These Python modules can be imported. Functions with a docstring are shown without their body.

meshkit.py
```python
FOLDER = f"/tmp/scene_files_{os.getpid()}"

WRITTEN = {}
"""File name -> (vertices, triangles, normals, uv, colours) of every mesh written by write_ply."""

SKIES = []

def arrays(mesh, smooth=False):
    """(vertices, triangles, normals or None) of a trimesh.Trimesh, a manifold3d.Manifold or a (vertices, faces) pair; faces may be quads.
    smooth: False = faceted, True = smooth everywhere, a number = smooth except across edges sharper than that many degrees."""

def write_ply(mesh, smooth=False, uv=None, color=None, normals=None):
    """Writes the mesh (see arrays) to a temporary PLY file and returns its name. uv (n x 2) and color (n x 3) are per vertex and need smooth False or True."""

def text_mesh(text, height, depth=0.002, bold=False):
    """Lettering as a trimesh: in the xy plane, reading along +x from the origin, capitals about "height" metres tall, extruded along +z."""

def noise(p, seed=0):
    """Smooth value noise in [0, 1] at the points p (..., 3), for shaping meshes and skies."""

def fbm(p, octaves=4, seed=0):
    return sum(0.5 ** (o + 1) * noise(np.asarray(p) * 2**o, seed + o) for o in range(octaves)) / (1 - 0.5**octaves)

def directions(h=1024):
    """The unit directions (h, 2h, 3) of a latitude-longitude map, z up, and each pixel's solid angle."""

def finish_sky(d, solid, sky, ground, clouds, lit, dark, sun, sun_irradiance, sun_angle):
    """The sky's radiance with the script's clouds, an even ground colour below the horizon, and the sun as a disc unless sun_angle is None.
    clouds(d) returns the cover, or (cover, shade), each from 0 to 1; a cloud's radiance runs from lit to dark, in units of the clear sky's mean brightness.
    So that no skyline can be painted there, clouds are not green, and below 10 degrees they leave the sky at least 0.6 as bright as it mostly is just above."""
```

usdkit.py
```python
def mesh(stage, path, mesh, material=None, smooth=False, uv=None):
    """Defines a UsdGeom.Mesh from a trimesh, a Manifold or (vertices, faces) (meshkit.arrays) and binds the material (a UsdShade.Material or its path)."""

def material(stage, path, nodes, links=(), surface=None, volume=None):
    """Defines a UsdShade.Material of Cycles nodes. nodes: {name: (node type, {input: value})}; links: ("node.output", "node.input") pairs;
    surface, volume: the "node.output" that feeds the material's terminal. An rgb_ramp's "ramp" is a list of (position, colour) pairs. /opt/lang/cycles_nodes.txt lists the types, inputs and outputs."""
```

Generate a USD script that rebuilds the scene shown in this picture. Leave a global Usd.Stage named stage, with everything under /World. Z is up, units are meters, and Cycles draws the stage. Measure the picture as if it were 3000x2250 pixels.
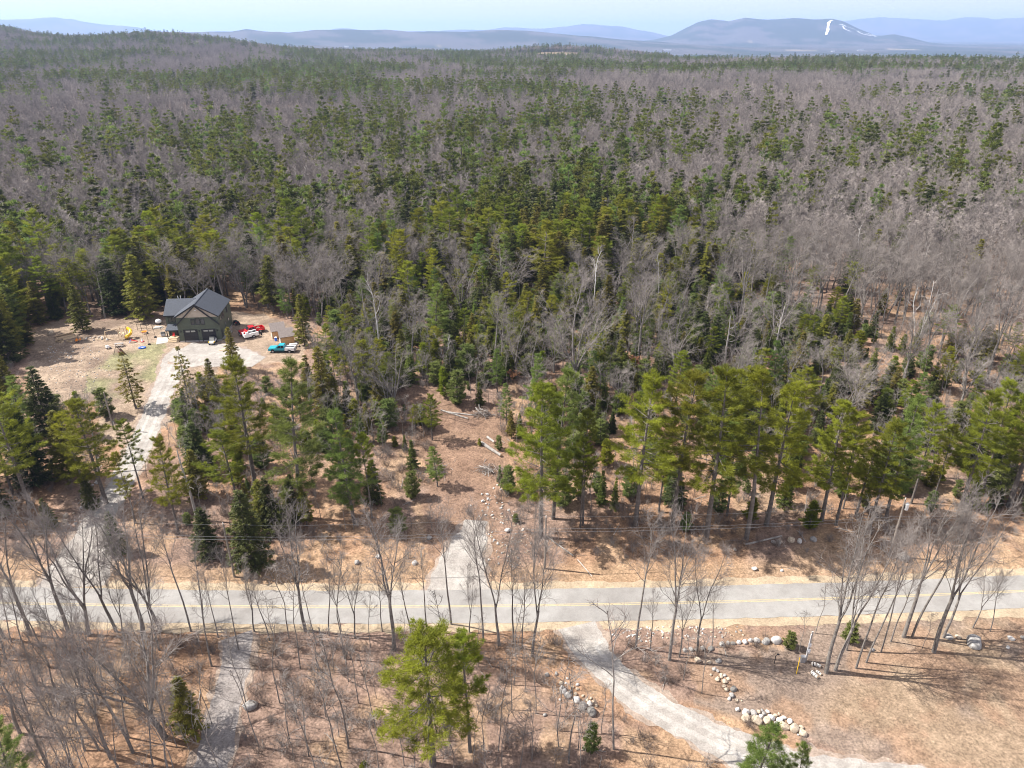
import math
import numpy as np, trimesh, meshkit, usdkit
from pxr import Gf, Sdf, Usd, UsdGeom, UsdLux, UsdShade, Vt
from shapely.geometry import Polygon, Point, LineString
import shapely

stage = Usd.Stage.CreateInMemory()
UsdGeom.SetStageUpAxis(stage, 'Z'); UsdGeom.SetStageMetersPerUnit(stage, 1.0)
UsdGeom.Xform.Define(stage, '/World'); UsdGeom.Scope.Define(stage, '/World/Looks')

# ---------------------------------------------------------------- camera, sky, sun, exposure
CAM_H, FPX = 72.0, 718.0
PITCH = math.atan(349 / FPX)
CP, SP = math.cos(PITCH), math.sin(PITCH)
cam = UsdGeom.Camera.Define(stage, '/World/camera')
cam.AddTranslateOp().Set(Gf.Vec3d(0, 0, CAM_H)); cam.AddRotateXOp().Set(90 - math.degrees(PITCH))
cam.CreateHorizontalApertureAttr(36.0); cam.CreateVerticalApertureAttr(27.0)
cam.CreateFocalLengthAttr(36.0 * FPX / 1024); cam.CreateClippingRangeAttr(Gf.Vec2f(1.0, 90000.0))
cam.CreateExposureAttr(1.3)

SUN_DIR = np.array([-0.640, 0.085, 0.764]); SUN_DIR /= np.linalg.norm(SUN_DIR)
SUN_EL, SUN_ROT = math.asin(SUN_DIR[2]), math.atan2(SUN_DIR[0], SUN_DIR[1])
usdkit.material(stage, '/World/Looks/sky_look', {
    'sky': ('sky_texture', {'sky_type': 'single_scattering', 'sun_disc': False, 'sun_elevation': SUN_EL, 'sun_rotation': SUN_ROT, 'altitude': 150.0, 'air_density': 1.0, 'aerosol_density': 0.6, 'ozone_density': 2.0}),
    'tc': ('texture_coordinate', {}), 'map': ('mapping', {'scale': (2.2, 2.2, 26.0)}),
    'n': ('noise_texture', {'scale': 1.6, 'detail': 6.0, 'roughness': 0.6, 'distortion': 0.4}),
    'r': ('rgb_ramp', {'ramp': [(0.0, (.80, .80, .80)), (0.46, (.84, .84, .84)), (0.72, (.95, .95, .95)), (1, (.97, .97, .97))]}),
    'mix': ('mix', {'color2': (5.0, 4.95, 5.4)}), 'bg': ('background_shader', {'strength': 0.085})},
    [('tc.generated', 'map.vector'), ('map.vector', 'n.vector'), ('n.fac', 'r.fac'), ('r.color', 'mix.fac'), ('sky.color', 'mix.color1'), ('mix.color', 'bg.color')], surface='bg.background')
sky = UsdLux.DomeLight.Define(stage, '/World/sky')
UsdShade.MaterialBindingAPI.Apply(sky.GetPrim()).Bind(UsdShade.Material.Get(stage, '/World/Looks/sky_look'))
sky.GetPrim().SetCustomDataByKey('kind', 'structure')
sun = UsdLux.DistantLight.Define(stage, '/World/sun')
sun.CreateNormalizeAttr(True); sun.CreateIntensityAttr(1.25); sun.CreateAngleAttr(0.5); sun.CreateColorAttr(Gf.Vec3f(1.0, 0.955, 0.88))
_z = Gf.Vec3d(*map(float, SUN_DIR)); _x = Gf.Cross(Gf.Vec3d(0, 0, 1), _z).GetNormalized(); _y = Gf.Cross(_z, _x)
sun.AddTransformOp().Set(Gf.Matrix4d(_x[0], _x[1], _x[2], 0, _y[0], _y[1], _y[2], 0, _z[0], _z[1], _z[2], 0, 0, 0, 0, 1))

# ---------------------------------------------------------------- helpers
used = {}
def numbered(parent, name):
    k = (str(parent), name); n = used.get(k, -1) + 1; used[k] = n
    return f'{parent}/{name}' + (f'_{n:03d}' if n else '')
def data(p, **kw):
    for k, v in kw.items():
        if v: p.SetCustomDataByKey('category' if k == 'cat' else k, v)
    return p
def pathof(parent): return '/World' if parent is None else (parent if isinstance(parent, str) else str(parent.GetPath()))
def obj(name, m, mat, parent=None, smooth=False, attr=None, **kw):
    if isinstance(m, MB): m = m.get()
    p = numbered(pathof(parent), name)
    g = usdkit.mesh(stage, p, m, LOOK[mat], smooth=smooth)
    if attr is not None:
        UsdGeom.PrimvarsAPI(g).CreatePrimvar('tint', Sdf.ValueTypeNames.Color3fArray, 'vertex').Set(Vt.Vec3fArray.FromNumpy(np.asarray(attr, np.float32)))
    return data(g.GetPrim(), **kw)
def thing(name, loc=(0, 0, 0), rz=0.0, scale=None, **kw):
    x = UsdGeom.Xform.Define(stage, numbered('/World', name))
    x.AddTranslateOp().Set(Gf.Vec3d(*map(float, loc)))
    if rz: x.AddRotateZOp().Set(float(math.degrees(rz)))
    if scale is not None: x.AddScaleOp().Set(Gf.Vec3f(*map(float, np.broadcast_to(scale, 3))))
    return data(x.GetPrim(), **kw)

class MB:
    """collects shapes into one mesh"""
    def __init__(s): s.v, s.f, s.n = [], [], 0
    def add(s, m):
        v, f = (np.asarray(m.vertices), np.asarray(m.faces)) if hasattr(m, 'vertices') else m
        if f.shape[1] == 4: f = np.vstack([f[:, [0, 1, 2]], f[:, [0, 2, 3]]])
        s.v.append(v); s.f.append(f + s.n); s.n += len(v); return s
    def box(s, x0, x1, y0, y1, z0, z1):
        m = trimesh.creation.box(bounds=[[min(x0, x1), min(y0, y1), min(z0, z1)], [max(x0, x1), max(y0, y1), max(z0, z1)]]); return s.add(m)
    def bar(s, a, b, r, n=6, r1=None):
        v, f = tubes(np.array([a], float), np.array([b], float), np.array([r]), np.array([r if r1 is None else r1]), n)
        k = len(v); v = np.vstack([v, [a], [b]])
        cap = [[(i + 1) % n, i, k] for i in range(n)] + [[n + i, n + (i + 1) % n, k + 1] for i in range(n)]
        return s.add((v, np.vstack([f, cap])))
    def beam(s, a, b, w, h, up=(0, 0, 1)):
        a, b = np.array(a, float), np.array(b, float); d = b - a; d /= np.linalg.norm(d)
        sd = np.cross(d, up); sd /= np.linalg.norm(sd); u = np.cross(sd, d)
        c = [p + i * sd * w / 2 + j * u * h / 2 for p in (a, b) for i, j in ((-1, -1), (1, -1), (1, 1), (-1, 1))]
        return s.add((np.array(c), np.array([[3, 2, 1, 0], [4, 5, 6, 7], [0, 1, 5, 4], [1, 2, 6, 5], [2, 3, 7, 6], [3, 0, 4, 7]])))
    def path(s, pts, r, n=6):
        pts = np.asarray(pts, float); r = np.broadcast_to(r, len(pts))
        return s.add(tubes(pts[:-1], pts[1:], r[:-1], r[1:], n))
    def prism(s, poly, y0, y1, axis='y'):
        """extrude an (x, z) polygon along y"""
        poly = np.array(poly, float); n = len(poly)
        _, fc = trimesh.creation.triangulate_polygon(Polygon(poly), engine='earcut')
        tv, fc = trimesh.creation.triangulate_polygon(Polygon(poly), engine='earcut')
        m = len(tv)
        v = np.vstack([np.c_[tv[:, 0], np.full(m, y0), tv[:, 1]], np.c_[tv[:, 0], np.full(m, y1), tv[:, 1]], np.c_[poly[:, 0], np.full(n, y0), poly[:, 1]], np.c_[poly[:, 0], np.full(n, y1), poly[:, 1]]])
        q = [[2 * m + i, 2 * m + (i + 1) % n, 2 * m + n + (i + 1) % n, 2 * m + n + i] for i in range(n)]
        q = np.array(q)
        f = np.vstack([fc, fc[:, ::-1] + m, q[:, [0, 1, 2]], q[:, [0, 2, 3]]])
        t = trimesh.Trimesh(v, f, process=False); tm = t.copy(); tm.merge_vertices(); tm.fix_normals()
        return s.add((np.array(tm.vertices), np.array(tm.faces)))
    def get(s): return trimesh.Trimesh(np.vstack(s.v), np.vstack(s.f), process=False)

def tubes(P0, P1, R0, R1, n):
    d = P1 - P0; L = np.linalg.norm(d, axis=1, keepdims=True); d = d / np.maximum(L, 1e-9)
    ref = np.where(np.abs(d[:, 2:3]) < 0.9, [[0, 0, 1.]], [[1., 0, 0]])
    a = np.cross(d, ref); a /= np.linalg.norm(a, axis=1, keepdims=True); b = np.cross(d, a)
    t = np.arange(n) / n * 2 * np.pi
    ring = a[:, None] * np.cos(t)[None, :, None] + b[:, None] * np.sin(t)[None, :, None]
    v = np.concatenate([P0[:, None] + ring * R0[:, None, None], P1[:, None] + ring * R1[:, None, None]], 1).reshape(-1, 3)
    i = np.arange(n); j = (i + 1) % n
    q = np.stack([i, i + n, j + n, j], 1)
    q = (q[None] + (np.arange(len(P0)) * 2 * n)[:, None, None]).reshape(-1, 4)
    return v, np.vstack([q[:, [0, 1, 2]], q[:, [0, 2, 3]]])

def sstep(a, b, x):
    t = np.clip((x - a) / (b - a), 0, 1); return t * t * (3 - 2 * t)
def nz(x, y, s, seed=0): return meshkit.noise(np.stack([np.asarray(x) / s, np.asarray(y) / s, np.zeros(np.shape(x))], -1), seed)
def fb(x, y, s, o=4, seed=0): return meshkit.fbm(np.stack([np.asarray(x) / s, np.asarray(y) / s, np.zeros(np.shape(x))], -1), o, seed)

# ---------------------------------------------------------------- the lie of the land
MT = np.array([[-.02, 0], [.08, 10], [.14, 40], [.178, 85], [.20, 150], [.217, 250], [.232, 330], [.247, 362], [.27, 340], [.29, 398], [.319, 372], [.348, 400], [.374, 378], [.397, 392], [.412, 355], [.435, 238], [.455, 150], [.464, 150], [.478, 172], [.50, 120], [.525, 50], [.56, 15], [.9, 0]])
M9 = np.array([[-.9, 150], [-.62, 155], [-.5, 160], [-.44, 196], [-.42, 178], [-.37, 198], [-.35, 208], [-.333, 236], [-.31, 212], [-.28, 200], [-.25, 220], [-.22, 214], [-.18, 203], [-.12, 194], [-.05, 196], [0, 190], [.06, 170], [.12, 128], [.2, 70], [.3, 20], [.5, 0]])
def T(x, y):
    x, y = np.asarray(x, float), np.asarray(y, float)
    d = np.hypot(x, y); t = np.where(y > 1, x / np.maximum(y, 1), np.sign(x) * 9.)
    bank = 0.9 * sstep(82, 88, y - 0.02 * x) * sstep(6, 16, x) + .4 * sstep(81, 86, y) * (1 - sstep(6, 16, x))
    z = bank + 4.55 * sstep(96, 156, y) 
    wood = sstep(0, 8, -6 - x) * (1 - sstep(62, 70, y)) * .7 * (nz(x, y, 9., 5) - .5)
    z = z + wood
    z = z + sstep(210, 420, d) * (7 * (fb(x, y, 260., 3, 2) - .5) + 2)
    if d.max() < 430: return z
    far = sstep(500, 1300, d)
    right = sstep(-.15, .1, t)
    z = z + far * (0.5 * right + 4 * (1 - right) + 9 * (fb(x, y, 500., 3, 7) - .5))
    z = z + 3 * sstep(.25, .6, t) * sstep(900, 1400, d)
    fall = right * sstep(1650, 5200, d) + (1 - right) * sstep(2350, 6500, d)
    z = z * (1 - fall) - 72 * fall + fall * 34 * (fb(x, y, 1900., 4, 11) - .5)
    def hill(A, t0, wt, d0, wd, front=None):
        return A * np.exp(-((t - t0) / wt) ** 2 - ((d - d0) / np.where(d < d0, front or wd, wd)) ** 2)
    y_ok = (y > 1)
    h = hill(128, -.80, .19, 2700, 800, 900) + hill(36, -.43, .10, 2250, 500, 620) + hill(18, -.52, .12, 2250, 500, 600) + hill(10, -.30, .12, 2150, 400, 500)
    h = h + hill(26, .055, .075, 2270, 110, 140) + hill(10, .14, .06, 2300, 110, 140)
    p9 = np.interp(t, M9[:, 0], M9[:, 1]); h = h + p9 * (.93 + .22 * (fb(x, y, 620., 4, 19) - .5)) * np.exp(-((d - 9200) / 1300) ** 2) + hill(55, -.11, .09, 6300, 600) + hill(70, -.26, .07, 6000, 600)
    h = h + hill(400, -.64, .075, 19000, 2200) + hill(330, -.55, .05, 19500, 2200) + hill(270, -.47, .05, 19500, 2000) + hill(255, .00, .05, 20000, 2200) + hill(285, -.21, .05, 20500, 2200) + hill(262, .08, .05, 20000, 2200) + hill(280, .14, .06, 21000, 2200) + hill(240, -.08, .05, 20000, 2200)
    h = h + hill(440, .46, .06, 27000, 2600) + hill(430, .55, .06, 27500, 2600) + hill(470, .64, .07, 27000, 2600) + hill(400, .36, .09, 27500, 2500) + hill(500, .75, .08, 27500, 2500)
    prof = np.interp(t, MT[:, 0], MT[:, 1])
    rough = .80 + .4 * fb(x, y, 1500., 4, 3)
    h = h + prof * .94 * np.where(d < 13000, np.exp(-((d - 13000) / 1500) ** 2) * (.35 + .65 * rough), np.exp(-((d - 13000) / 1800) ** 2))
    return z + np.where(y_ok, sstep(430, 900, d) * h * (1 + .34 * (fb(x, y, 800., 4, 9) - .5) * (d > 3500) * np.where(np.abs(d - 13000) < 3500, .3, 1)), 0)

def ray(sx, sy):
    u = (sx * 1024 / 3000 - 512) / FPX; v = (384 - sy * 768 / 2250) / FPX
    return np.array([u, CP + v * SP, -SP + v * CP])
def G(sx, sy, dz=0.0):
    """where the sight line through a point of the 3000 x 2250 photograph meets the ground (dz above it)"""
    d = ray(sx, sy); z = 0.0
    for _ in range(13):
        k = (z + dz - CAM_H) / d[2]; z = .3 * z + .7 * float(T(d[0] * k, d[1] * k))
    k = (z + dz - CAM_H) / d[2]
    return np.array([d[0] * k, d[1] * k, z])
def GP(pts, f=1.0, ox=0, oy=0): return np.array([G(ox + a / f, oy + b / f)[:2] for a, b in pts])
def proj(x, y, z):
    dy, dz = y, np.asarray(z) - CAM_H
    dep = dy * CP - dz * SP; up = dy * SP + dz * CP
    return (512 + FPX * x / dep) * 3000 / 1024, (384 - FPX * up / dep) * 2250 / 768

# ---------------------------------------------------------------- looks
LOOK = {}; HAZE = 6e-5
def look(name, nodes, links, surface, volume=None):
    LOOK[name] = usdkit.material(stage, f'/World/Looks/{name}', nodes, links, surface=surface, volume=volume)
def plain(name, col, rough=.6, var=.15, scale=3.0, metal=0.0, spec=.3, bump=0.0, bscale=None):
    c = np.array(col)
    nodes = {'tc': ('texture_coordinate', {}), 'n': ('noise_texture', {'scale': scale, 'detail': 5.0, 'roughness': .65}),
             'r': ('rgb_ramp', {'ramp': [(.3, tuple(c * (1 - var))), (.7, tuple(np.minimum(c * (1 + var), .95)))]}),
             'p': ('principled_bsdf', {'roughness': rough, 'metallic': metal, 'specular_ior_level': spec})}
    links = [('tc.object', 'n.vector'), ('n.fac', 'r.fac'), ('r.color', 'p.base_color')]
    if bump:
        nodes['bn'] = ('noise_texture', {'scale': bscale or scale * 3, 'detail': 4.0}); nodes['b'] = ('bump', {'strength': bump, 'distance': .05})
        links += [('tc.object', 'bn.vector'), ('bn.fac', 'b.height'), ('b.normal', 'p.normal')]
    look(name, nodes, links, 'p.BSDF')
def foliage(name, dark, light, trans=.35, hue=.03, vary=.5):
    look(name, {'tc': ('texture_coordinate', {}), 'oi': ('object_info', {}), 'n': ('noise_texture', {'scale': .55, 'detail': 3.0}),
                'isl': ('geometry', {}), 'a': ('math', {'math_type': 'multiply_add', 'value2': .35, 'value3': -.17}), 's': ('math', {'math_type': 'add'}),
                'r': ('rgb_ramp', {'ramp': [(.25, dark), (.75, light)]}),
                'hv': ('map_range', {'from_min': 0., 'from_max': 1., 'to_min': .5 - hue, 'to_max': .5 + hue}), 'vv': ('map_range', {'from_min': 0., 'from_max': 1., 'to_min': 1 - vary / 2, 'to_max': 1 + vary / 2}),
                'wn': ('math', {'math_type': 'multiply', 'value2': 7.31}), 'wf': ('math', {'math_type': 'fraction'}),
                'h': ('hsv', {}), 'd': ('principled_bsdf', {'roughness': .55, 'specular_ior_level': .25}), 't': ('translucent_bsdf', {}), 'm': ('mix_closure', {'fac': trans})},
         [('tc.object', 'n.vector'), ('isl.random_per_island', 'a.value1'), ('a.value', 's.value1'), ('n.fac', 's.value2'), ('s.value', 'r.fac'), ('oi.random', 'hv.value'), ('oi.random', 'wn.value1'), ('wn.value', 'wf.value1'), ('wf.value', 'vv.value'),
          ('hv.result', 'h.hue'), ('vv.result', 'h.value'), ('r.color', 'h.color'), ('h.color', 'd.base_color'), ('h.color', 't.color'), ('d.BSDF', 'm.closure1'), ('t.BSDF', 'm.closure2')], 'm.closure')
def bark(name, low, high, var=.35):
    c0, c1 = np.array(low), np.array(high)
    look(name, {'tc': ('texture_coordinate', {}), 'oi': ('object_info', {}), 'n': ('noise_texture', {'scale': 2.5, 'detail': 5.0, 'roughness': .7}), 'r': ('rgb_ramp', {'ramp': [(.3, tuple(c0)), (.7, tuple(c1))]}),
                'vv': ('map_range', {'from_min': 0., 'from_max': 1., 'to_min': 1 - var / 2, 'to_max': 1 + var / 2}), 'h': ('hsv', {}), 'p': ('principled_bsdf', {'roughness': .85, 'specular_ior_level': .15})},
         [('tc.object', 'n.vector'), ('n.fac', 'r.fac'), ('oi.random', 'vv.value'), ('vv.result', 'h.value'), ('r.color', 'h.color'), ('h.color', 'p.base_color')], 'p.BSDF')
def earth(name, tint=None, lo=.72, hi=1.32, fine=4.5, coarse=.35, bump=.5, specks=None, mid=1.0, mv=.16):
    """ground covers: a base colour (or the sheet's own tint) broken up by leaf-sized and larger noise"""
    nodes = {'g': ('geometry', {}), 'n1': ('noise_texture', {'scale': fine, 'detail': 4.0, 'roughness': .75}), 'n2': ('noise_texture', {'scale': coarse, 'detail': 5.0, 'roughness': .6}),
             'r1': ('rgb_ramp', {'ramp': [(.28, (lo, lo * .97, lo * .94)), (.5, (1, 1, 1)), (.74, (hi, hi * .985, hi * .96))]}),
             'r2': ('rgb_ramp', {'ramp': [(.3, (.78, .76, .76)), (.7, (1.18, 1.19, 1.2))]}), 'n3': ('noise_texture', {'scale': mid, 'detail': 5.0, 'roughness': .7}), 'r3': ('rgb_ramp', {'ramp': [(.34, (1 - mv, 1 - mv, 1 - mv * 1.04)), (.66, (1 + mv, 1 + mv, 1 + mv))]}), 'm3': ('mix', {'mix_type': 'multiply', 'fac': 1.0}),
             'm1': ('mix', {'mix_type': 'multiply', 'fac': 1.0}), 'm2': ('mix', {'mix_type': 'multiply', 'fac': 1.0}),
             'b': ('bump', {'strength': bump, 'distance': .08}), 'p': ('principled_bsdf', {'roughness': .9, 'specular_ior_level': .1})}
    links = [('g.position', 'n1.vector'), ('g.position', 'n2.vector'), ('n1.fac', 'r1.fac'), ('n2.fac', 'r2.fac'), ('r1.color', 'm1.color2'), ('m1.color', 'm2.color1'), ('r2.color', 'm2.color2'), ('n1.fac', 'b.height'), ('b.normal', 'p.normal')]
    if tint is None: nodes['at'] = ('attribute', {'attribute': 'tint'}); links.append(('at.color', 'm1.color1'))
    else: nodes['m1'][1]['color1'] = tint
    links += [('g.position', 'n3.vector'), ('n3.fac', 'r3.fac'), ('m2.color', 'm3.color1'), ('r3.color', 'm3.color2')]
    out = 'm3.color'
    if specks:
        col, sc, th = specks
        nodes['vo'] = ('voronoi_texture', {'scale': sc}); nodes['vr'] = ('map_range', {'from_min': th, 'from_max': th - .06, 'to_min': 0., 'to_max': .85, 'clamp': True}); nodes['ms'] = ('mix', {'color2': col})
        links += [('g.position', 'vo.vector'), ('vo.distance', 'vr.value'), ('vr.result', 'ms.fac'), (out, 'ms.color1')]; out = 'ms.color'
    links.append((out, 'p.base_color'))
    look(name, nodes, links, 'p.BSDF')

earth('ground_cover', None, .45, 1.7, 3.2, .3, .7, None, .9, .24)
earth('asphalt', (.225, .216, .206), .88, 1.12, 9.0, .10, .15, None, .45, .10)
earth('gravel', (.265, .245, .225), .72, 1.25, 5.0, .3, .4)
earth('sand', (.295, .235, .165), .8, 1.2, 4.0, .3, .3)
earth('gravel_packed', (.30, .282, .262), .8, 1.2, 5.0, .3, .3)
earth('gravel_verge', (.235, .185, .15), .6, 1.4, 3.5, .4, .5)
earth('concrete', (.38, .355, .33), .9, 1.1, 3.0, .3, .1)
earth('gravel_dark', (.20, .18, .17), .6, 1.35, 4.0, .3, .4)
plain('line_paint', (.36, .29, .17), .7, .2, 2.0)
plain('snow', (.86, .88, .92), .7, .05)
foliage('pine_needles', (.15, .165, .014), (.37, .40, .040), .52, .022, .5)
foliage('far_pine_needles', (.085, .10, .014), (.28, .295, .038), .46, .02, .6)
foliage('far_hemlock_needles', (.06, .066, .016), (.21, .205, .042), .44, .02, .5)
foliage('blue_pine_needles', (.12, .165, .034), (.28, .34, .085), .5, .02, .4)
foliage('hemlock_needles', (.13, .124, .020), (.38, .345, .055), .5, .02, .5)
foliage('spruce_needles', (.09, .12, .022), (.25, .29, .05), .45, .02, .5)
foliage('dark_needles', (.05, .062, .016), (.16, .17, .04), .38, .02, .4)
foliage('bush_needles', (.14, .17, .045), (.30, .34, .11), .5, .02, .4)
foliage('beech_leaves', (.30, .15, .08), (.48, .27, .15), .35, .01, .3)
bark('pine_bark', (.075, .062, .055), (.17, .15, .135))
bark('hardwood_bark', (.085, .074, .066), (.24, .218, .20))
bark('twig_bark', (.135, .115, .104), (.25, .222, .205))
bark('far_twig', (.165, .142, .130), (.29, .255, .236), .6)
bark('birch_bark', (.33, .315, .30), (.52, .50, .475))
bark('dead_wood', (.20, .18, .165), (.36, .335, .31))
bark('brush_wood', (.12, .09, .075), (.21, .165, .14))
plain('rock_grey', (.245, .232, .22), .85, .5, 2.5, 0, .2, .5)
plain('rock_tan', (.36, .295, .225), .85, .42, 2.5, 0, .2, .4)
plain('rock_white', (.42, .40, .38), .85, .32, 2.5, 0, .2, .3)
plain('rock_dark', (.15, .14, .13), .85, .3, 2.5, 0, .2, .5)
# ---------------------------------------------------------------- ground sheet and what lies on it
def pip(poly, x, y):
    p = Polygon(poly); shapely.prepare(p); return shapely.contains_xy(p, x, y)
S = 1.3562   # 2212 wide view -> photograph
def DP(pts): return np.array([G(a * S, b * S)[:2] for a, b in pts])
YARD = DP([(70, 712), (130, 690), (250, 693), (300, 672), (360, 690), (500, 672), (570, 678), (625, 700), (665, 735), (660, 775), (600, 785), (480, 790), (420, 850), (385, 905), (330, 935), (290, 960), (200, 960), (215, 905), (235, 870), (150, 870), (80, 900), (60, 800)])
GRASS = DP([(255, 760), (300, 742), (360, 738), (358, 770), (340, 810), (318, 850), (280, 860), (180, 850), (190, 800)])
CLEAR = DP([(800, 850), (870, 812), (940, 840), (1015, 862), (1085, 885), (1105, 960), (1080, 1060), (1140, 1150), (1150, 1240), (930, 1240), (915, 1090), (945, 1000), (880, 985), (850, 930)])
CLEARX = DP([(862, 842), (940, 838), (1010, 864), (1072, 890), (1078, 960), (1062, 1060), (1120, 1150), (1145, 1240), (940, 1240), (938, 1090), (962, 1000), (935, 930), (885, 900)])
LAWN = DP([(1480, 1420), (1700, 1400), (1780, 1330), (2212, 1300), (2400, 1420), (2400, 1800), (2000, 1800), (1850, 1640), (1500, 1520)])
xs_road = np.array([-1200, 0, 750, 1500, 2250, 3000, 4200]); ys_road = np.array([1722, 1761, 1779, 1781, 1760, 1727, 1660])
RC = np.array([G(a, b)[:2] for a, b in zip(xs_road, ys_road)])
_rp = np.polyfit(RC[:, 0], RC[:, 1], 3)
def road_y(x): return np.polyval(_rp, np.clip(x, -75, 85)) + np.polyval(np.polyder(_rp), np.clip(x, -75, 85)) * (x - np.clip(x, -75, 85))

ang = np.concatenate([np.radians(np.arange(-47, 47.01, .15)), np.radians(np.arange(51, 310, 6.0))])
rad = np.concatenate([[2, 10, 20, 28], np.arange(34, 250, 1.1), 250 * 1.0225 ** np.arange(0, 236), np.arange(11450, 13500, 75)]); rad = np.unique(rad)
A, R = np.meshgrid(ang, rad); gx, gy = np.sin(A) * R, np.cos(A) * R
gz = T(gx, gy)
nr, na = A.shape
idx = np.arange(nr * na).reshape(nr, na); nxt = np.roll(idx, -1, 1)
quads = np.stack([idx[:-1], nxt[:-1], nxt[1:], idx[1:]], -1).reshape(-1, 4)[:, ::-1]
def mixc(c, col, m): return c * (1 - m[..., None]) + np.asarray(col) * m[..., None]
litter = np.array([.345, .212, .135])
col = np.broadcast_to(litter, gx.shape + (3,)).copy()
n1 = fb(gx, gy, 14., 4, 21); n2 = fb(gx, gy, 5., 4, 22)
col = mixc(col, (.285, .195, .152), sstep(.45, .62, n1))
col = mixc(col, (.42, .285, .18), .7 * sstep(.52, .68, n2))
jx, jy = gx + 2.2 * (fb(gx, gy, 3., 3, 31) - .5), gy + 2.2 * (fb(gx, gy, 3., 3, 32) - .5)
near = R < 320
m = np.zeros_like(gx)
def inside(poly): 
    o = np.zeros(gx.shape); o[near] = pip(poly, jx[near], jy[near]); return o
col = mixc(col, (.255, .165, .118), .85 * inside(CLEAR) * (1 - sstep(-3, 1.2, gx + .6 - .03 * (gy - 90)) * sstep(4.5, 1.5, gx) * .9))
tan = inside(YARD)
col = mixc(col, (.375, .285, .212), tan)
col = mixc(col, (.255, .19, .145), tan * sstep(.5, .65, fb(gx, gy, 7., 4, 41)))
col = mixc(col, (.265, .262, .135), .8 * inside(GRASS) * sstep(.30, .60, fb(gx, gy, 6., 4, 42)))
lawn = inside(LAWN)
col = mixc(col, (.275, .208, .166), lawn)
col = mixc(col, (.34, .245, .162), .75 * lawn * sstep(0, 9, gx - 22 + .55 * (60 - gy) * 0 + 1.2 * (52 - gy)) * sstep(.3, .55, fb(gx, gy, 6., 3, 44)))
col = mixc(col, (.33, .215, .145), .8 * lawn * sstep(.50, .64, fb(gx, gy, 4.5, 4, 46)))
bk = sstep(2.6, 4.6, gy - road_y(gx)) * sstep(9.5, 6.5, gy - road_y(gx)) * near
col = mixc(col, (.42, .285, .18), .7 * bk)
# far woods that read as one mass: grey-brown hardwood with dark green conifer stands
fx = sstep(1500, 3200, R)
con = sstep(.43, .56, fb(gx / 1.0, gy, 420., 5, 51))
farc = mixc(np.broadcast_to(np.array([.105, .098, .094]), gx.shape + (3,)), (.034, .050, .030), con * .9)
fld = sstep(.74, .77, fb(gx, gy, 700., 4, 57)) * (R > 5000) * (R < 11000)
farc = mixc(farc, (.42, .34, .24), fld * .8)
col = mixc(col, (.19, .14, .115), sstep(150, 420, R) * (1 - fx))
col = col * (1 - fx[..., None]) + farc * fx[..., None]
FIELD = np.array([[t * d, d] for t, d in ((-.005, 2150), (.03, 2125), (.07, 2120), (.105, 2140), (.10, 2185), (.06, 2225), (.02, 2235), (-.005, 2210))])
fm = np.zeros(gx.shape); sel = (R > 1700) & (R < 2500); fm[sel] = pip(FIELD, gx[sel], gy[sel])
col = mixc(col, (.50, .40, .26), fm)
col = col * .62
obj('ground', (np.stack([gx, gy, gz], -1).reshape(-1, 3), quads), 'ground_cover', smooth=True, attr=col.reshape(-1, 3), kind='structure')

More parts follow.
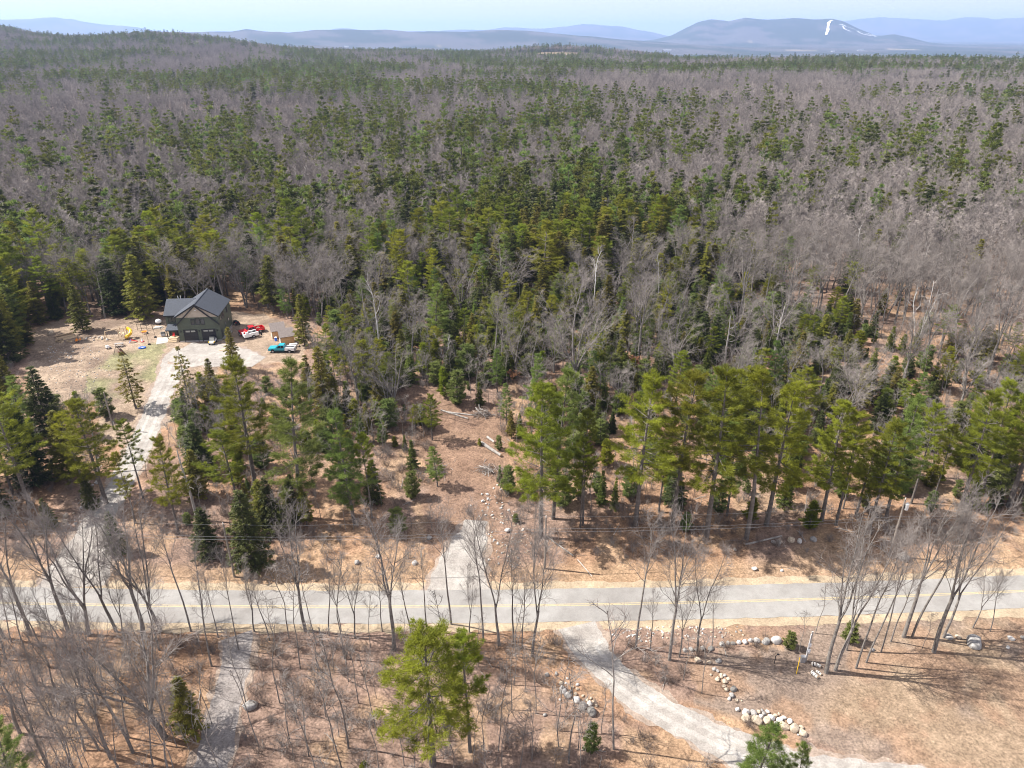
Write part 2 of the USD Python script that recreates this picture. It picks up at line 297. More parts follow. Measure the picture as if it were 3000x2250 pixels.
def ribbon(name, cen, half, mat, lift=.03, seed=0, rag=.0, cols=6, step=1.0, dz0=0., **kw):
    """a sheet draped along a centre line (x, y); half: half width or (left, right) arrays"""
    cen = np.asarray(cen, float); ln = LineString(cen); n = max(3, int(ln.length / step))
    u = np.linspace(0, 1, n); s0 = np.r_[0, np.cumsum(np.linalg.norm(np.diff(cen, axis=0), axis=1))]; s0 /= s0[-1]
    c = np.stack([np.interp(u, s0, cen[:, 0]), np.interp(u, s0, cen[:, 1])], 1)
    for _ in range(10): c[1:-1] = (c[:-2] + 2 * c[1:-1] + c[2:]) / 4
    d = np.gradient(c, axis=0); d /= np.linalg.norm(d, axis=1, keepdims=True); nrm = np.stack([-d[:, 1], d[:, 0]], 1)
    hw = np.interp(u, np.linspace(0, 1, len(np.atleast_1d(half))), np.atleast_1d(half)) if np.ndim(half) else np.full(n, half)
    L = hw + rag * (fb(c[:, 0], c[:, 1], 1.6, 3, seed) - .5) * 2; Rr = hw + rag * (fb(c[:, 0], c[:, 1], 1.6, 3, seed + 9) - .5) * 2
    w = np.linspace(0, 1, cols + 1)
    off = -Rr[:, None] + (L + Rr)[:, None] * w[None]
    P = c[:, None] + nrm[:, None] * off[..., None]
    z = T(P[..., 0], P[..., 1]) + lift
    v = np.concatenate([P, z[..., None]], -1).reshape(-1, 3); i = np.arange(n * (cols + 1)).reshape(n, cols + 1)
    q = np.stack([i[:-1, :-1], i[1:, :-1], i[1:, 1:], i[:-1, 1:]], -1).reshape(-1, 4)[:, ::-1]
    return obj(name, (v, q), mat, smooth=True, **kw)
_rib = ribbon
def ribbon(name, cen, half, mat, lift=.03, seed=0, rag=.0, cols=6, step=1.0, dz0=0., **kw):
    if mat in ('gravel', 'gravel_dark'):
        _rib('gravel_verge', cen, np.atleast_1d(half) + .55, 'gravel_verge', lift - .008, seed + 40, rag + .65, cols, step * .6, kind='structure')
    return _rib(name, cen, half, mat, lift, seed, rag * 1.25, cols, step * .7, dz0, **kw)
def offset_line(off, x0=-170, x1=190, st=1.0):
    x = np.arange(x0, x1, st); return np.stack([x, road_y(x) + off], 1)
RW = 3.25
ribbon('road_shoulder', offset_line(RW + .55), .95, 'sand', .020, 3, .55, 4, .6, kind='structure')
ribbon('road_shoulder', offset_line(-RW - .6), .9, 'sand', .020, 4, .6, 4, .6, kind='structure')
ribbon('road', offset_line(0), RW, 'asphalt', .045, 5, .16, 8, .8, kind='structure')
for o in (-.14, .14): ribbon('centre_line', offset_line(o), .065, 'line_paint', .052, 6, .012, 1, .8, kind='structure')
ribbon('gravel_driveway', GP([(200, 1722), (215, 1700), (240, 1640), (268, 1570), (300, 1500), (338, 1440), (362, 1402), (402, 1330), (432, 1260), (462, 1180), (495, 1105), (530, 1045), (560, 1022)]), [5.2, 3.8, 2.8, 2.3, 2.2, 2.2, 2.25, 2.3, 2.35, 2.4, 2.7, 3.6, 4.4], 'gravel', .035, 7, .5, 8, .8, kind='structure')
ribbon('parking_apron', GP([(520, 1030), (620, 1040), (700, 1050), (760, 1060)]), [5.2, 6.4, 5.0, 2.5], 'gravel', .052, 8, .8, 10, .8, kind='structure')
ribbon('gravel_turnout', GP([(1340, 1745), (1342, 1690), (1362, 1620), (1385, 1560), (1395, 1525)]), [4.6, 4.0, 3.2, 2.7, 1.6], 'gravel', .034, 9, .5, 8, .6, kind='structure')
ribbon('footpath', GP([(690, 1862), (700, 1900), (690, 1960), (672, 2020), (655, 2100), (640, 2180), (610, 2260), (590, 2330)]), [2.0, 1.8, 1.7, 1.7, 1.8, 1.9, 2.0, 2.0], 'gravel_dark', .035, 10, .35, 6, .5, kind='structure')
ribbon('gravel_lane', GP([(1690, 1832), (1716, 1882), (1752, 1932), (1812, 1990), (1900, 2060), (2010, 2120), (2130, 2180), (2260, 2235), (2420, 2290), (2650, 2350), (2850, 2400), (3050, 2440)]), [2.7, 2.4, 2.1, 2.0, 2.1, 2.3, 2.7, 3.2, 4.0, 4.8, 4.8, 4.8], 'gravel', .035, 11, .5, 8, .5, kind='structure')
def tracks(cen, n, name='wheel_track'):
    c = np.asarray(cen); ln = LineString(c).segmentize(1.5)
    for o in (-.82, .82):
        q = np.array(ln.offset_curve(o).coords)[1:-1]
        _rib(name, q, .34, 'gravel_packed', n, 60 + int(o > 0), .16, 2, .6, kind='structure')
tracks(GP([(268, 1570), (300, 1500), (338, 1440), (362, 1402), (402, 1330), (432, 1260), (462, 1180), (495, 1105), (520, 1060)]), .058)
tracks(GP([(1716, 1882), (1752, 1932), (1812, 1990), (1900, 2060), (2010, 2120), (2130, 2180), (2260, 2235), (2420, 2290)]), .045)
# ski runs: snow laid down the mountain's near face
def run(pts, w):
    P = []
    for a, b in pts:
        d = ray(a, b); k = None
        ks = np.linspace(9500, 15500, 1500) / np.hypot(d[0], d[1]); zz = CAM_H + d[2] * ks; hit = np.nonzero(T(d[0] * ks, d[1] * ks) > zz)[0]
        k = ks[hit[0]] if len(hit) else 12800 / np.hypot(d[0], d[1])
        P.append((d[0] * k, d[1] * k))
    P = np.array(P); s0 = np.linspace(0, 1, len(P)); u = np.linspace(0, 1, 90)
    P = np.stack([np.interp(u, s0, P[:, 0]), np.interp(u, s0, P[:, 1])], 1)
    hw = w * (.7 + .7 * nz(P[:, 0], P[:, 1], 120., 3))
    V = np.stack([P[:, 0] - hw, P[:, 1], T(P[:, 0] - hw, P[:, 1]) + 14, P[:, 0], P[:, 1], T(P[:, 0], P[:, 1]) + 14, P[:, 0] + hw, P[:, 1], T(P[:, 0] + hw, P[:, 1]) + 14], 1).reshape(-1, 3)
    i = np.arange(90) * 3
    q = np.concatenate([np.stack([i[:-1] + k, i[:-1] + k + 1, i[1:] + k + 1, i[1:] + k], 1) for k in (0, 1)])
    obj('ski_run', (V, q), 'snow', smooth=True, kind='structure')
run([(2434, 62), (2428, 72), (2424, 85), (2420, 105)], 13)
run([(2440, 62), (2424, 70), (2428, 90), (2420, 105)], 9)
run([(2460, 74), (2480, 81), (2510, 92), (2538, 101), (2562, 107)], 15)
run([(2468, 79), (2474, 88), (2494, 96)], 9)
run([(2512, 95), (2530, 104), (2566, 109)], 12)
# ---------------------------------------------------------------- trees: one library entry per variant, placed by reference
stage.CreateClassPrim('/World/library')
PROTO = {}
def unit(v): return v / np.maximum(np.linalg.norm(v, axis=-1, keepdims=True), 1e-9)
def proto(key, parts, H):
    root = f'/World/library/{key}'
    UsdGeom.Xform.Define(stage, root)
    for nm, m, mat, sm in parts:
        g = usdkit.mesh(stage, f'{root}/{nm}', m, LOOK[mat], smooth=sm)
        if nm in ('branch', 'foliage', 'twigs', 'stems', 'dead_leaves'): g.GetPrim().SetCustomDataByKey('kind', 'stuff')
    PROTO[key] = H

def grow(rng, p, d, L, n, wig, up, bend=None):
    P = [p]; d = np.array(d, float); st = L / n
    for i in range(n):
        d = d + rng.normal(0, wig, 3) + np.array([0, 0, up])
        if bend is not None: d = d + bend
        d /= np.linalg.norm(d); P.append(P[-1] + d * st)
    return np.array(P)
class Segs:
    def __init__(s): s.a, s.b, s.ra, s.rb, s.n = [], [], [], [], []
    def poly(s, P, r0, r1, n):
        r = np.linspace(r0, r1, len(P)); s.a.append(P[:-1]); s.b.append(P[1:]); s.ra.append(r[:-1]); s.rb.append(r[1:]); s.n.append(np.full(len(P) - 1, n))
    def mesh(s):
        a, b, ra, rb, n = np.vstack(s.a), np.vstack(s.b), np.concatenate(s.ra), np.concatenate(s.rb), np.concatenate(s.n)
        mb = MB()
        for k in np.unique(n):
            q = n == k; mb.add(tubes(a[q], b[q], ra[q], rb[q], int(k)))
        return mb.get()
def around(rng, d, ang):
    d = d / np.linalg.norm(d); r = rng.normal(size=3); s = np.cross(d, r); s /= np.linalg.norm(s)
    return d * math.cos(ang) + s * math.sin(ang)

def bare(rng, H, r0, fork=.4, leaders=3, spread=.45, limbs=9, subs=6, twigs=6, fine=0, tw=.012, low=.45, limb_len=.42, lean=0.0):
    """a leafless hardwood: (trunk and limbs, twigs)"""
    tr, tg = Segs(), Segs()
    base = grow(rng, np.zeros(3), np.array([lean, 0, 1.]), H * fork, 7, .035, .02)
    tr.poly(np.vstack([[0, 0, -.4], base]), r0 * 1.15, r0 * .72, 8)
    stems = []
    if leaders == 1:
        st = grow(rng, base[-1], base[-1] - base[-2], H * (1 - fork), 9, .06, .04); tr.poly(st, r0 * .72, .025, 6); stems.append((st, r0 * .6))
    else:
        ph = rng.uniform(0, 6.28)
        for k in range(leaders):
            a = ph + k * 6.283 / leaders + rng.uniform(-.5, .5); sp = spread * rng.uniform(.5, 1.2)
            st = grow(rng, base[-1 - (k % 2)], np.array([math.cos(a) * sp, math.sin(a) * sp, 1.]), H * (1 - fork) * rng.uniform(.82, 1.05), 9, .07, .05)
            tr.poly(st, r0 * .55, .03, 6); stems.append((st, r0 * .45))
    for st, r in stems:
        m = max(4, int(limbs * (1.0 if leaders == 1 else 2.2 / leaders)))
        for i in range(m):
            t = low + (1 - low) * (i + rng.uniform(0, 1)) / m if leaders == 1 else .08 + .9 * (i + rng.uniform(0, 1)) / m
            j = t * (len(st) - 1); k = min(int(j), len(st) - 2); p = st[k] + (st[k + 1] - st[k]) * (j - k)
            L = H * limb_len * (1 - .62 * t) * rng.uniform(.65, 1.1) * (1 if leaders == 1 else .72)
            d = around(rng, st[k + 1] - st[k], rng.uniform(.55, 1.0)); d[2] = max(d[2], -.05)
            lb = grow(rng, p, d, L, 6, .12, .07); rl = max(.024, r * .52 * (1 - .6 * t)); tr.poly(lb, rl, .012, 5)
            for q in range(subs):
                tt = .2 + .8 * (q + rng.uniform(0, 1)) / subs; j2 = tt * 6; k2 = min(int(j2), 5); p2 = lb[k2] + (lb[k2 + 1] - lb[k2]) * (j2 - k2)
                sb = grow(rng, p2, around(rng, lb[k2 + 1] - lb[k2], rng.uniform(.5, .9)), L * .48 * (1 - .45 * tt) * rng.uniform(.7, 1.2), 4, .14, .06)
                tg.poly(sb, max(tw * 1.5, rl * .40), tw * .7, 4 if fine else 3)
                for w in range(twigs):
                    tw_t = .15 + .85 * (w + rng.uniform(0, 1)) / twigs; j3 = tw_t * 4; k3 = min(int(j3), 3); p3 = sb[k3] + (sb[k3 + 1] - sb[k3]) * (j3 - k3)
                    LL = L * .22 * rng.uniform(.6, 1.3) + .25
                    g = grow(rng, p3, around(rng, sb[k3 + 1] - sb[k3], rng.uniform(.45, .9)), LL, 2, .12, .06); tg.poly(g, tw, tw * .35, 3)
                    for f in range(fine):
                        p4 = g[1] + (g[2] - g[1]) * rng.uniform(-.6, .9); h = grow(rng, p4, around(rng, g[2] - g[1], rng.uniform(.5, .9)), LL * .55, 1, .1, .05); tg.poly(h, tw * .75, tw * .25, 3)
    return tr.mesh(), tg.mesh()

def sprays(rng, C, D, n, ln, w, spread, flat=0.0):
    """needle clusters: n slivers at each centre C, fanned about its axis D"""
    m = len(C); d = unit(np.repeat(D, n, 0) + rng.normal(0, spread, (m * n, 3)) * np.array([1, 1, 1 - flat]))
    c = np.repeat(C, n, 0) + rng.normal(0, ln * .22, (m * n, 3)) * np.array([1, 1, 1 - flat * .7])
    up = np.tile([0, 0, 1.], (m * n, 1)) * flat + rng.normal(0, 1, (m * n, 3)) * (1 - flat)
    s = unit(np.cross(d, up)) * (w * rng.uniform(.7, 1.3, (m * n, 1)) / 2)
    l = ln * rng.uniform(.65, 1.25, (m * n, 1))
    v = np.stack([c - d * l * .25, c + d * l * .15 + s, c + d * l * .85, c + d * l * .15 - s], 1).reshape(-1, 3)
    i = np.arange(m * n)[:, None] * 4
    return v, np.vstack([i + [0, 1, 2], i + [0, 2, 3]])

def conifer(rng, H, r0, kind='pine', base=.35, R=3.6, whorls=16, per=5, dens=1.0, ln=.38, w=.085, n=6, gaps=.25, dead=6, top=1.0, side=None):
    """(trunk, branches, needles). pine: flat plumes on level tiers; hemlock: full drooping cone; spruce: stiff narrow cone"""
    tr, br = Segs(), Segs()
    wob = .02 if kind == 'pine' else .008
    st = grow(rng, np.zeros(3), np.array([0, 0, 1.]), H, 12, wob, .03); st[:, :2] *= .7
    tr.poly(np.vstack([st[0] - [0, 0, .4], st[0] + (st[1] - st[0]) * .12]), r0 * 1.3, r0, 9); tr.poly(st, r0, .03, 9)
    def at(z):
        j = np.clip(z / H * 12, 0, 11.999); k = int(j); return st[k] + (st[k + 1] - st[k]) * (j - k)
    Cs, Ds, Ls = [], [], []
    ph = rng.uniform(0, 6.28)
    for i in range(whorls):
        t = (i + .35 * rng.uniform(-1, 1)) / (whorls - 1); t = min(max(t, 0), 1); hz = H * (base + (1 - base) * t) - .02 * H * (t > .97)
        if kind == 'pine': rr = R * (1.04 - t) ** .55 * (.66 + .34 * min(1, t / .22)) * rng.uniform(.72, 1.15) * (1 - .25 * (t < .06))
        elif kind == 'hemlock': rr = R * (1.03 - t) ** .72 * (.72 + .28 * min(1, t / .15)) * rng.uniform(.8, 1.12)
        else: rr = R * (1.02 - t) ** .92 * rng.uniform(.85, 1.1)
        rr = max(rr, .25 * top)
        ph += rng.uniform(.5, 1.6)
        for k in range(per):
            if kind == 'pine' and t < .85 and rng.random() < gaps: continue
            a = ph + 6.283 * (k + rng.uniform(-.28, .28)) / per; L = rr * rng.uniform(.62, 1.18)
            if side is not None: L *= 1 + .45 * math.cos(a - side)
            el = {'pine': -.10 + .75 * t ** 1.5, 'hemlock': .12 + .35 * t, 'spruce': -.18 + .5 * t}[kind] + rng.normal(0, .09)
            d = np.array([math.cos(a) * math.cos(el), math.sin(a) * math.cos(el), math.sin(el)])
            p = at(hz); nb = 5
            B = grow(rng, p, d, L, nb, .05, {'pine': .055, 'hemlock': -.075, 'spruce': -.02}[kind])
            br.poly(B, max(.012, .011 * L + .012), .008, 4)
            start = {'pine': .30, 'hemlock': .16, 'spruce': .10}[kind]
            m = max(3, int(dens * {'pine': 6.2, 'hemlock': 8.5, 'spruce': 8.}[kind] * L))
            tt = start + (1 - start) * rng.uniform(0, 1, m) ** .75
            jj = np.clip(tt * nb, 0, nb - .001); kk = jj.astype(int); pts = B[kk] + (B[kk + 1] - B[kk]) * (jj - kk)[:, None]
            axis = unit(B[-1] - B[0]); sd = unit(np.cross(axis, [0, 0, 1.]))
            wid = (L * {'pine': .34, 'hemlock': .30, 'spruce': .26}[kind]) * (1.08 - tt) + .10
            lat = rng.uniform(-1, 1, m)
            C = pts + sd * (lat * wid)[:, None] + np.array([0, 0, 1.]) * (rng.normal(0, .05, m) + (.06 if kind == 'pine' else -.10) * np.abs(lat) * L * .5)[:, None]
            D = unit(axis + sd * lat[:, None] * .9 + np.array([0, 0, {'pine': .35, 'hemlock': -.35, 'spruce': .05}[kind]]))
            Cs.append(C); Ds.append(D)
    for i in range(dead):
        hz = H * base * rng.uniform(.35, 1.0); a = rng.uniform(0, 6.28); p = at(hz)
        B = grow(rng, p, np.array([math.cos(a), math.sin(a), -.1]), R * rng.uniform(.25, .6), 4, .12, -.02); br.poly(B, .028, .008, 3)
    C, D = np.vstack(Cs), np.vstack(Ds)
    if kind == 'pine': f = sprays(rng, C, D, n, ln, w, .72, .2)
    elif kind == 'hemlock': f = sprays(rng, C, D, n, ln, w, .42, .45)
    else: f = sprays(rng, C, D, n, ln, w, .5, .2)
    return tr.mesh(), br.mesh(), trimesh.Trimesh(f[0], f[1], process=False)

RNG = np.random.default_rng
def add_conifer(key, mat, bk='pine_bark', seed=0, **kw):
    t, b, f = conifer(RNG(seed), **kw); proto(key, [('trunk', t, bk, True), ('branch', b, bk, False), ('foliage', f, mat, False)], kw['H'])
for i, kw in enumerate([dict(H=24, r0=.34, base=.36, R=5.6, whorls=16, per=6), dict(H=24, r0=.30, base=.48, R=5.2, whorls=13, per=6, gaps=.3), dict(H=24, r0=.36, base=.28, R=5.8, whorls=18, per=6, gaps=.28),
                        dict(H=24, r0=.28, base=.20, R=4.7, whorls=20, per=6), dict(H=24, r0=.30, base=.42, R=5.0, whorls=14, per=6, gaps=.34, side=2.6)]):
    add_conifer(f'white_pine_{"abcde"[i]}', ['pine_needles', 'pine_needles', 'pine_needles', 'blue_pine_needles', 'pine_needles'][i], seed=10 + i, dens=1.45, ln=.54, w=.052, n=11, dead=16, **kw)
for i, kw in enumerate([dict(H=15, r0=.20, base=.10, R=3.0, whorls=26, per=6), dict(H=15, r0=.18, base=.18, R=2.5, whorls=24, per=6), dict(H=15, r0=.22, base=.05, R=3.4, whorls=28, per=6)]):
    add_conifer(f'hemlock_{"abc"[i]}', ['hemlock_needles', 'hemlock_needles', 'dark_needles'][i], seed=30 + i, kind='hemlock', dens=.95, ln=.40, w=.12, n=6, dead=2, **kw)
add_conifer('open_hemlock', 'hemlock_needles', seed=37, kind='hemlock', H=13, r0=.2, base=.16, R=3.5, whorls=13, per=5, dens=1.0, ln=.36, w=.10, n=6, dead=3)
for i, kw in enumerate([dict(H=8, r0=.11, base=.05, R=1.9, whorls=20, per=6), dict(H=8, r0=.10, base=.04, R=1.5, whorls=20, per=6)]):
    add_conifer(f'spruce_{"ab"[i]}', ['spruce_needles', 'spruce_needles'][i], seed=40 + i, kind='spruce', dens=1.4, ln=.30, w=.09, n=6, dead=0, **kw)
add_conifer('dark_spruce', 'dark_needles', seed=44, kind='spruce', H=10, r0=.15, base=.04, R=2.6, whorls=22, per=7, dens=1.3, ln=.36, w=.11, n=6, dead=0)
for i, kw in enumerate([dict(H=5, r0=.07, base=.05, R=1.7, whorls=9, per=6), dict(H=5, r0=.06, base=.08, R=1.35, whorls=10, per=5)]):
    add_conifer(f'young_pine_{"ab"[i]}', ['bush_needles', 'pine_needles'][i], seed=50 + i, kind='pine', dens=2.6, ln=.34, w=.08, n=7, dead=0, gaps=.05, **kw)

def add_bare(key, seed, bk='hardwood_bark', twl='twig_bark', **kw):
    t, g = bare(RNG(seed), **kw); proto(key, [('trunk', t, bk, True), ('twigs', g, twl, False)], kw['H'])
for i, kw in enumerate([dict(H=18, r0=.24, fork=.38, leaders=3, spread=.32, limbs=13), dict(H=18, r0=.21, fork=.34, leaders=2, spread=.22, limbs=13), dict(H=18, r0=.19, fork=.5, leaders=1, limbs=15, low=.1),
                        dict(H=18, r0=.27, fork=.22, leaders=4, spread=.40, limbs=15), dict(H=18, r0=.18, fork=.45, leaders=1, limbs=14, low=.15, limb_len=.34)]):
    add_bare(f'bare_tree_{"abcde"[i]}', 60 + i, subs=6, twigs=6, fine=1, tw=.012, **kw)
add_bare('bare_sapling_a', 70, H=9, r0=.055, fork=.45, leaders=1, limbs=9, subs=4, twigs=3, fine=1, tw=.011, low=.1, limb_len=.26)
add_bare('bare_sapling_b', 71, H=9, r0=.05, fork=.55, leaders=1, limbs=7, subs=4, twigs=3, fine=1, tw=.011, low=.05, limb_len=.30, lean=.08)
add_bare('paper_birch_a', 74, bk='birch_bark', H=14, r0=.11, fork=.5, leaders=1, limbs=11, subs=5, twigs=4, fine=1, tw=.013, low=.1, limb_len=.28)
add_bare('paper_birch_b', 75, bk='birch_bark', H=14, r0=.13, fork=.12, leaders=3, spread=.28, limbs=11, subs=5, twigs=4, fine=1, tw=.013, limb_len=.3)
def snag(rng, H):
    tr = Segs(); st = grow(rng, np.zeros(3), np.array([0, 0, 1.]), H, 8, .04, .03); tr.poly(np.vstack([[0, 0, -.3], st]), .22, .06, 7)
    for i in range(9):
        t = rng.uniform(.45, 1); k = min(int(t * 8), 7); a = rng.uniform(0, 6.28); tr.poly(grow(rng, st[k], np.array([math.cos(a), math.sin(a), .25]), rng.uniform(.8, 2.6), 5, .2, .02), .045, .012, 4)
    return tr.mesh()
proto('dead_snag', [('trunk', snag(RNG(80), 9), 'dead_wood', True)], 9)
def shrub(rng, H, n, r, tw, sp=.5):
    s = Segs()
    for i in range(n):
        a = rng.uniform(0, 6.28); st = grow(rng, np.r_[rng.normal(0, .25, 2), -.1], np.array([math.cos(a) * sp, math.sin(a) * sp, 1.]), H * rng.uniform(.5, 1.05), 4, .13, .05); s.poly(st, r, tw, 3)
        for k in range(4):
            j = rng.integers(1, 4); g = grow(rng, st[j], around(rng, st[j + 1] - st[j], .7), H * rng.uniform(.2, .4), 2, .15, .05); s.poly(g, tw * 1.2, tw * .4, 3)
            s.poly(grow(rng, g[1], around(rng, g[2] - g[1], .7), H * .2, 1, .1, .03), tw, tw * .4, 3)
    return s.mesh()
proto('bare_shrub_a', [('stems', shrub(RNG(82), 2.6, 20, .022, .013), 'brush_wood', False)], 2.6)
proto('bare_shrub_b', [('stems', shrub(RNG(83), 2.6, 16, .024, .013, .35), 'twig_bark', False)], 2.6)
def beech(rng, H):
    t, g = bare(rng, H, .05, fork=.2, leaders=3, spread=.6, limbs=9, subs=4, twigs=3, tw=.007, limb_len=.55)
    c = g.vertices[rng.integers(0, len(g.vertices), 1500)]; f = sprays(rng, c, unit(rng.normal(0, 1, (len(c), 3))), 2, .20, .15, .8)
    return t, g, trimesh.Trimesh(f[0], f[1], process=False)
_t, _g, _f = beech(RNG(84), 4.5); proto('beech_shrub', [('trunk', _t, 'hardwood_bark', True), ('twigs', _g, 'twig_bark', False), ('dead_leaves', _f, 'beech_leaves', False)], 4.5)

def stick(rng):
    s = Segs(); P = grow(rng, np.array([-1.2, 0, .06]), np.array([1., 0, .02]), 2.4, 6, .10, -.01); s.poly(P, .055, .02, 5)
    for k in (2, 3, 4): s.poly(grow(rng, P[k], around(rng, P[k + 1] - P[k], .7), .9, 3, .12, 0), .025, .008, 4)
    return s.mesh()
for i in range(2): proto('fallen_branch_' + 'ab'[i], [('branch', stick(RNG(86 + i)), ['dead_wood', 'brush_wood'][i], False)], 1.0)

# lighter forms for the far woods, each one mesh per look
def far_conifer(key, mat, seed, **kw):
    t, b, f = conifer(RNG(seed), **kw); proto(key, [('trunk', t, 'pine_bark', False), ('foliage', f, mat, False)], kw['H'])
for i in range(3): far_conifer(f'far_pine_{"abc"[i]}', ['far_pine_needles', 'far_pine_needles', 'blue_pine_needles'][i], 90 + i, H=22, r0=.3, base=[.3, .4, .22][i], R=[4.2, 3.8, 3.6][i], whorls=11, per=5, dens=.62, ln=.9, w=.26, n=4, dead=0)
for i in range(2): far_conifer(f'far_hemlock_{"ab"[i]}', ['far_hemlock_needles', 'dark_needles'][i], 95 + i, kind='hemlock', H=16, r0=.2, base=.1, R=[3.0, 2.6][i], whorls=13, per=6, dens=.5, ln=.9, w=.30, n=4, dead=0)
for i in range(4):
    t, g = bare(RNG(100 + i), H=16, r0=.17, fork=[.4, .35, .5, .45][i], leaders=[3, 2, 1, 2][i], spread=.4, limbs=11, subs=5, twigs=5, fine=0, tw=.032, low=.1, limb_len=.36)
    proto(f'far_hardwood_{"abcd"[i]}', [('trunk', t, 'hardwood_bark', False), ('twigs', g, 'far_twig', False)], 16)
def clump(key, seed, n, size):
    rng = RNG(seed); a, b = MB(), MB()
    for i in range(n):
        t, g = bare(rng, H=rng.uniform(13, 18), r0=.17, fork=.45, leaders=int(rng.integers(1, 4)), spread=.4, limbs=8, subs=4, twigs=3, fine=0, tw=.05, low=.1, limb_len=.36)
        o = np.r_[rng.uniform(-size / 2, size / 2, 2), 0]; t.vertices += o; g.vertices += o; a.add(t); b.add(g)
    proto(key, [('trunk', a.get(), 'hardwood_bark', False), ('twigs', b.get(), 'far_twig', False)], 16)
clump('far_clump_a', 110, 9, 22.); clump('far_clump_b', 111, 9, 22.)
# ---------------------------------------------------------------- planting
def plant(name, key, x, y, h, label, cat='tree', group=None, wide=1.0, rz=None, lean=None, rng=RNG(5), z=None):
    s = h / PROTO[key]
    x_ = UsdGeom.Xform.Define(stage, numbered('/World', name))
    x_.AddTranslateOp().Set(Gf.Vec3d(float(x), float(y), float(T(x, y) if z is None else z)))
    if lean: x_.AddRotateXYZOp().Set(Gf.Vec3f(*map(float, lean)))
    x_.AddRotateZOp().Set(float(rng.uniform(0, 360) if rz is None else rz)); x_.AddScaleOp().Set(Gf.Vec3f(s * wide, s * wide, s))
    p = x_.GetPrim(); p.GetReferences().AddInternalReference(f'/World/library/{key}'); p.SetInstanceable(True)
    return data(p, label=label, cat=cat, group=group)
def swarm(name, keys, pos, scl, which, label, cat, rng, parent=None):
    """past what one could name singly: one object of many plants"""
    pi = UsdGeom.PointInstancer.Define(stage, numbered('/World', name)); base = pi.GetPath()
    for i, k in enumerate(keys):
        x = UsdGeom.Xform.Define(stage, f'{base}/form_{i + 1}' if False else f'{base}/{k.rsplit("_", 1)[0]}_{i + 1:03d}'); x.GetPrim().GetReferences().AddInternalReference(f'/World/library/{k}')
        pi.GetPrototypesRel().AddTarget(x.GetPath())
    n = len(pos); a = rng.uniform(0, np.pi, n)
    q = np.zeros((n, 4), np.float16); q[:, 2] = np.sin(a); q[:, 3] = np.cos(a)
    pi.CreatePositionsAttr(Vt.Vec3fArray.FromNumpy(np.asarray(pos, np.float32))); pi.CreateOrientationsAttr(Vt.QuathArray.FromNumpy(q))
    pi.CreateScalesAttr(Vt.Vec3fArray.FromNumpy(np.asarray(scl, np.float32))); pi.CreateProtoIndicesAttr(Vt.IntArray.FromNumpy(np.asarray(which, np.int32)))
    return data(pi.GetPrim(), kind='stuff', label=label, cat=cat)
SPOTS = []
def rise(base, top):
    b = G(*base); 
    if np.ndim(top) == 0: return b, float(top)
    d = ray(*top); return b, CAM_H + d[2] * b[1] / d[1] - b[2]
def set_tree(name, key, base, top, label, wide=1.0, cat='tree', lean=None, rz=None, keep=2.0):
    b, h = rise(base, top); SPOTS.append((b[0], b[1], keep))
    return plant(name, key, b[0], b[1], h, label, cat, None, wide, rz, lean)

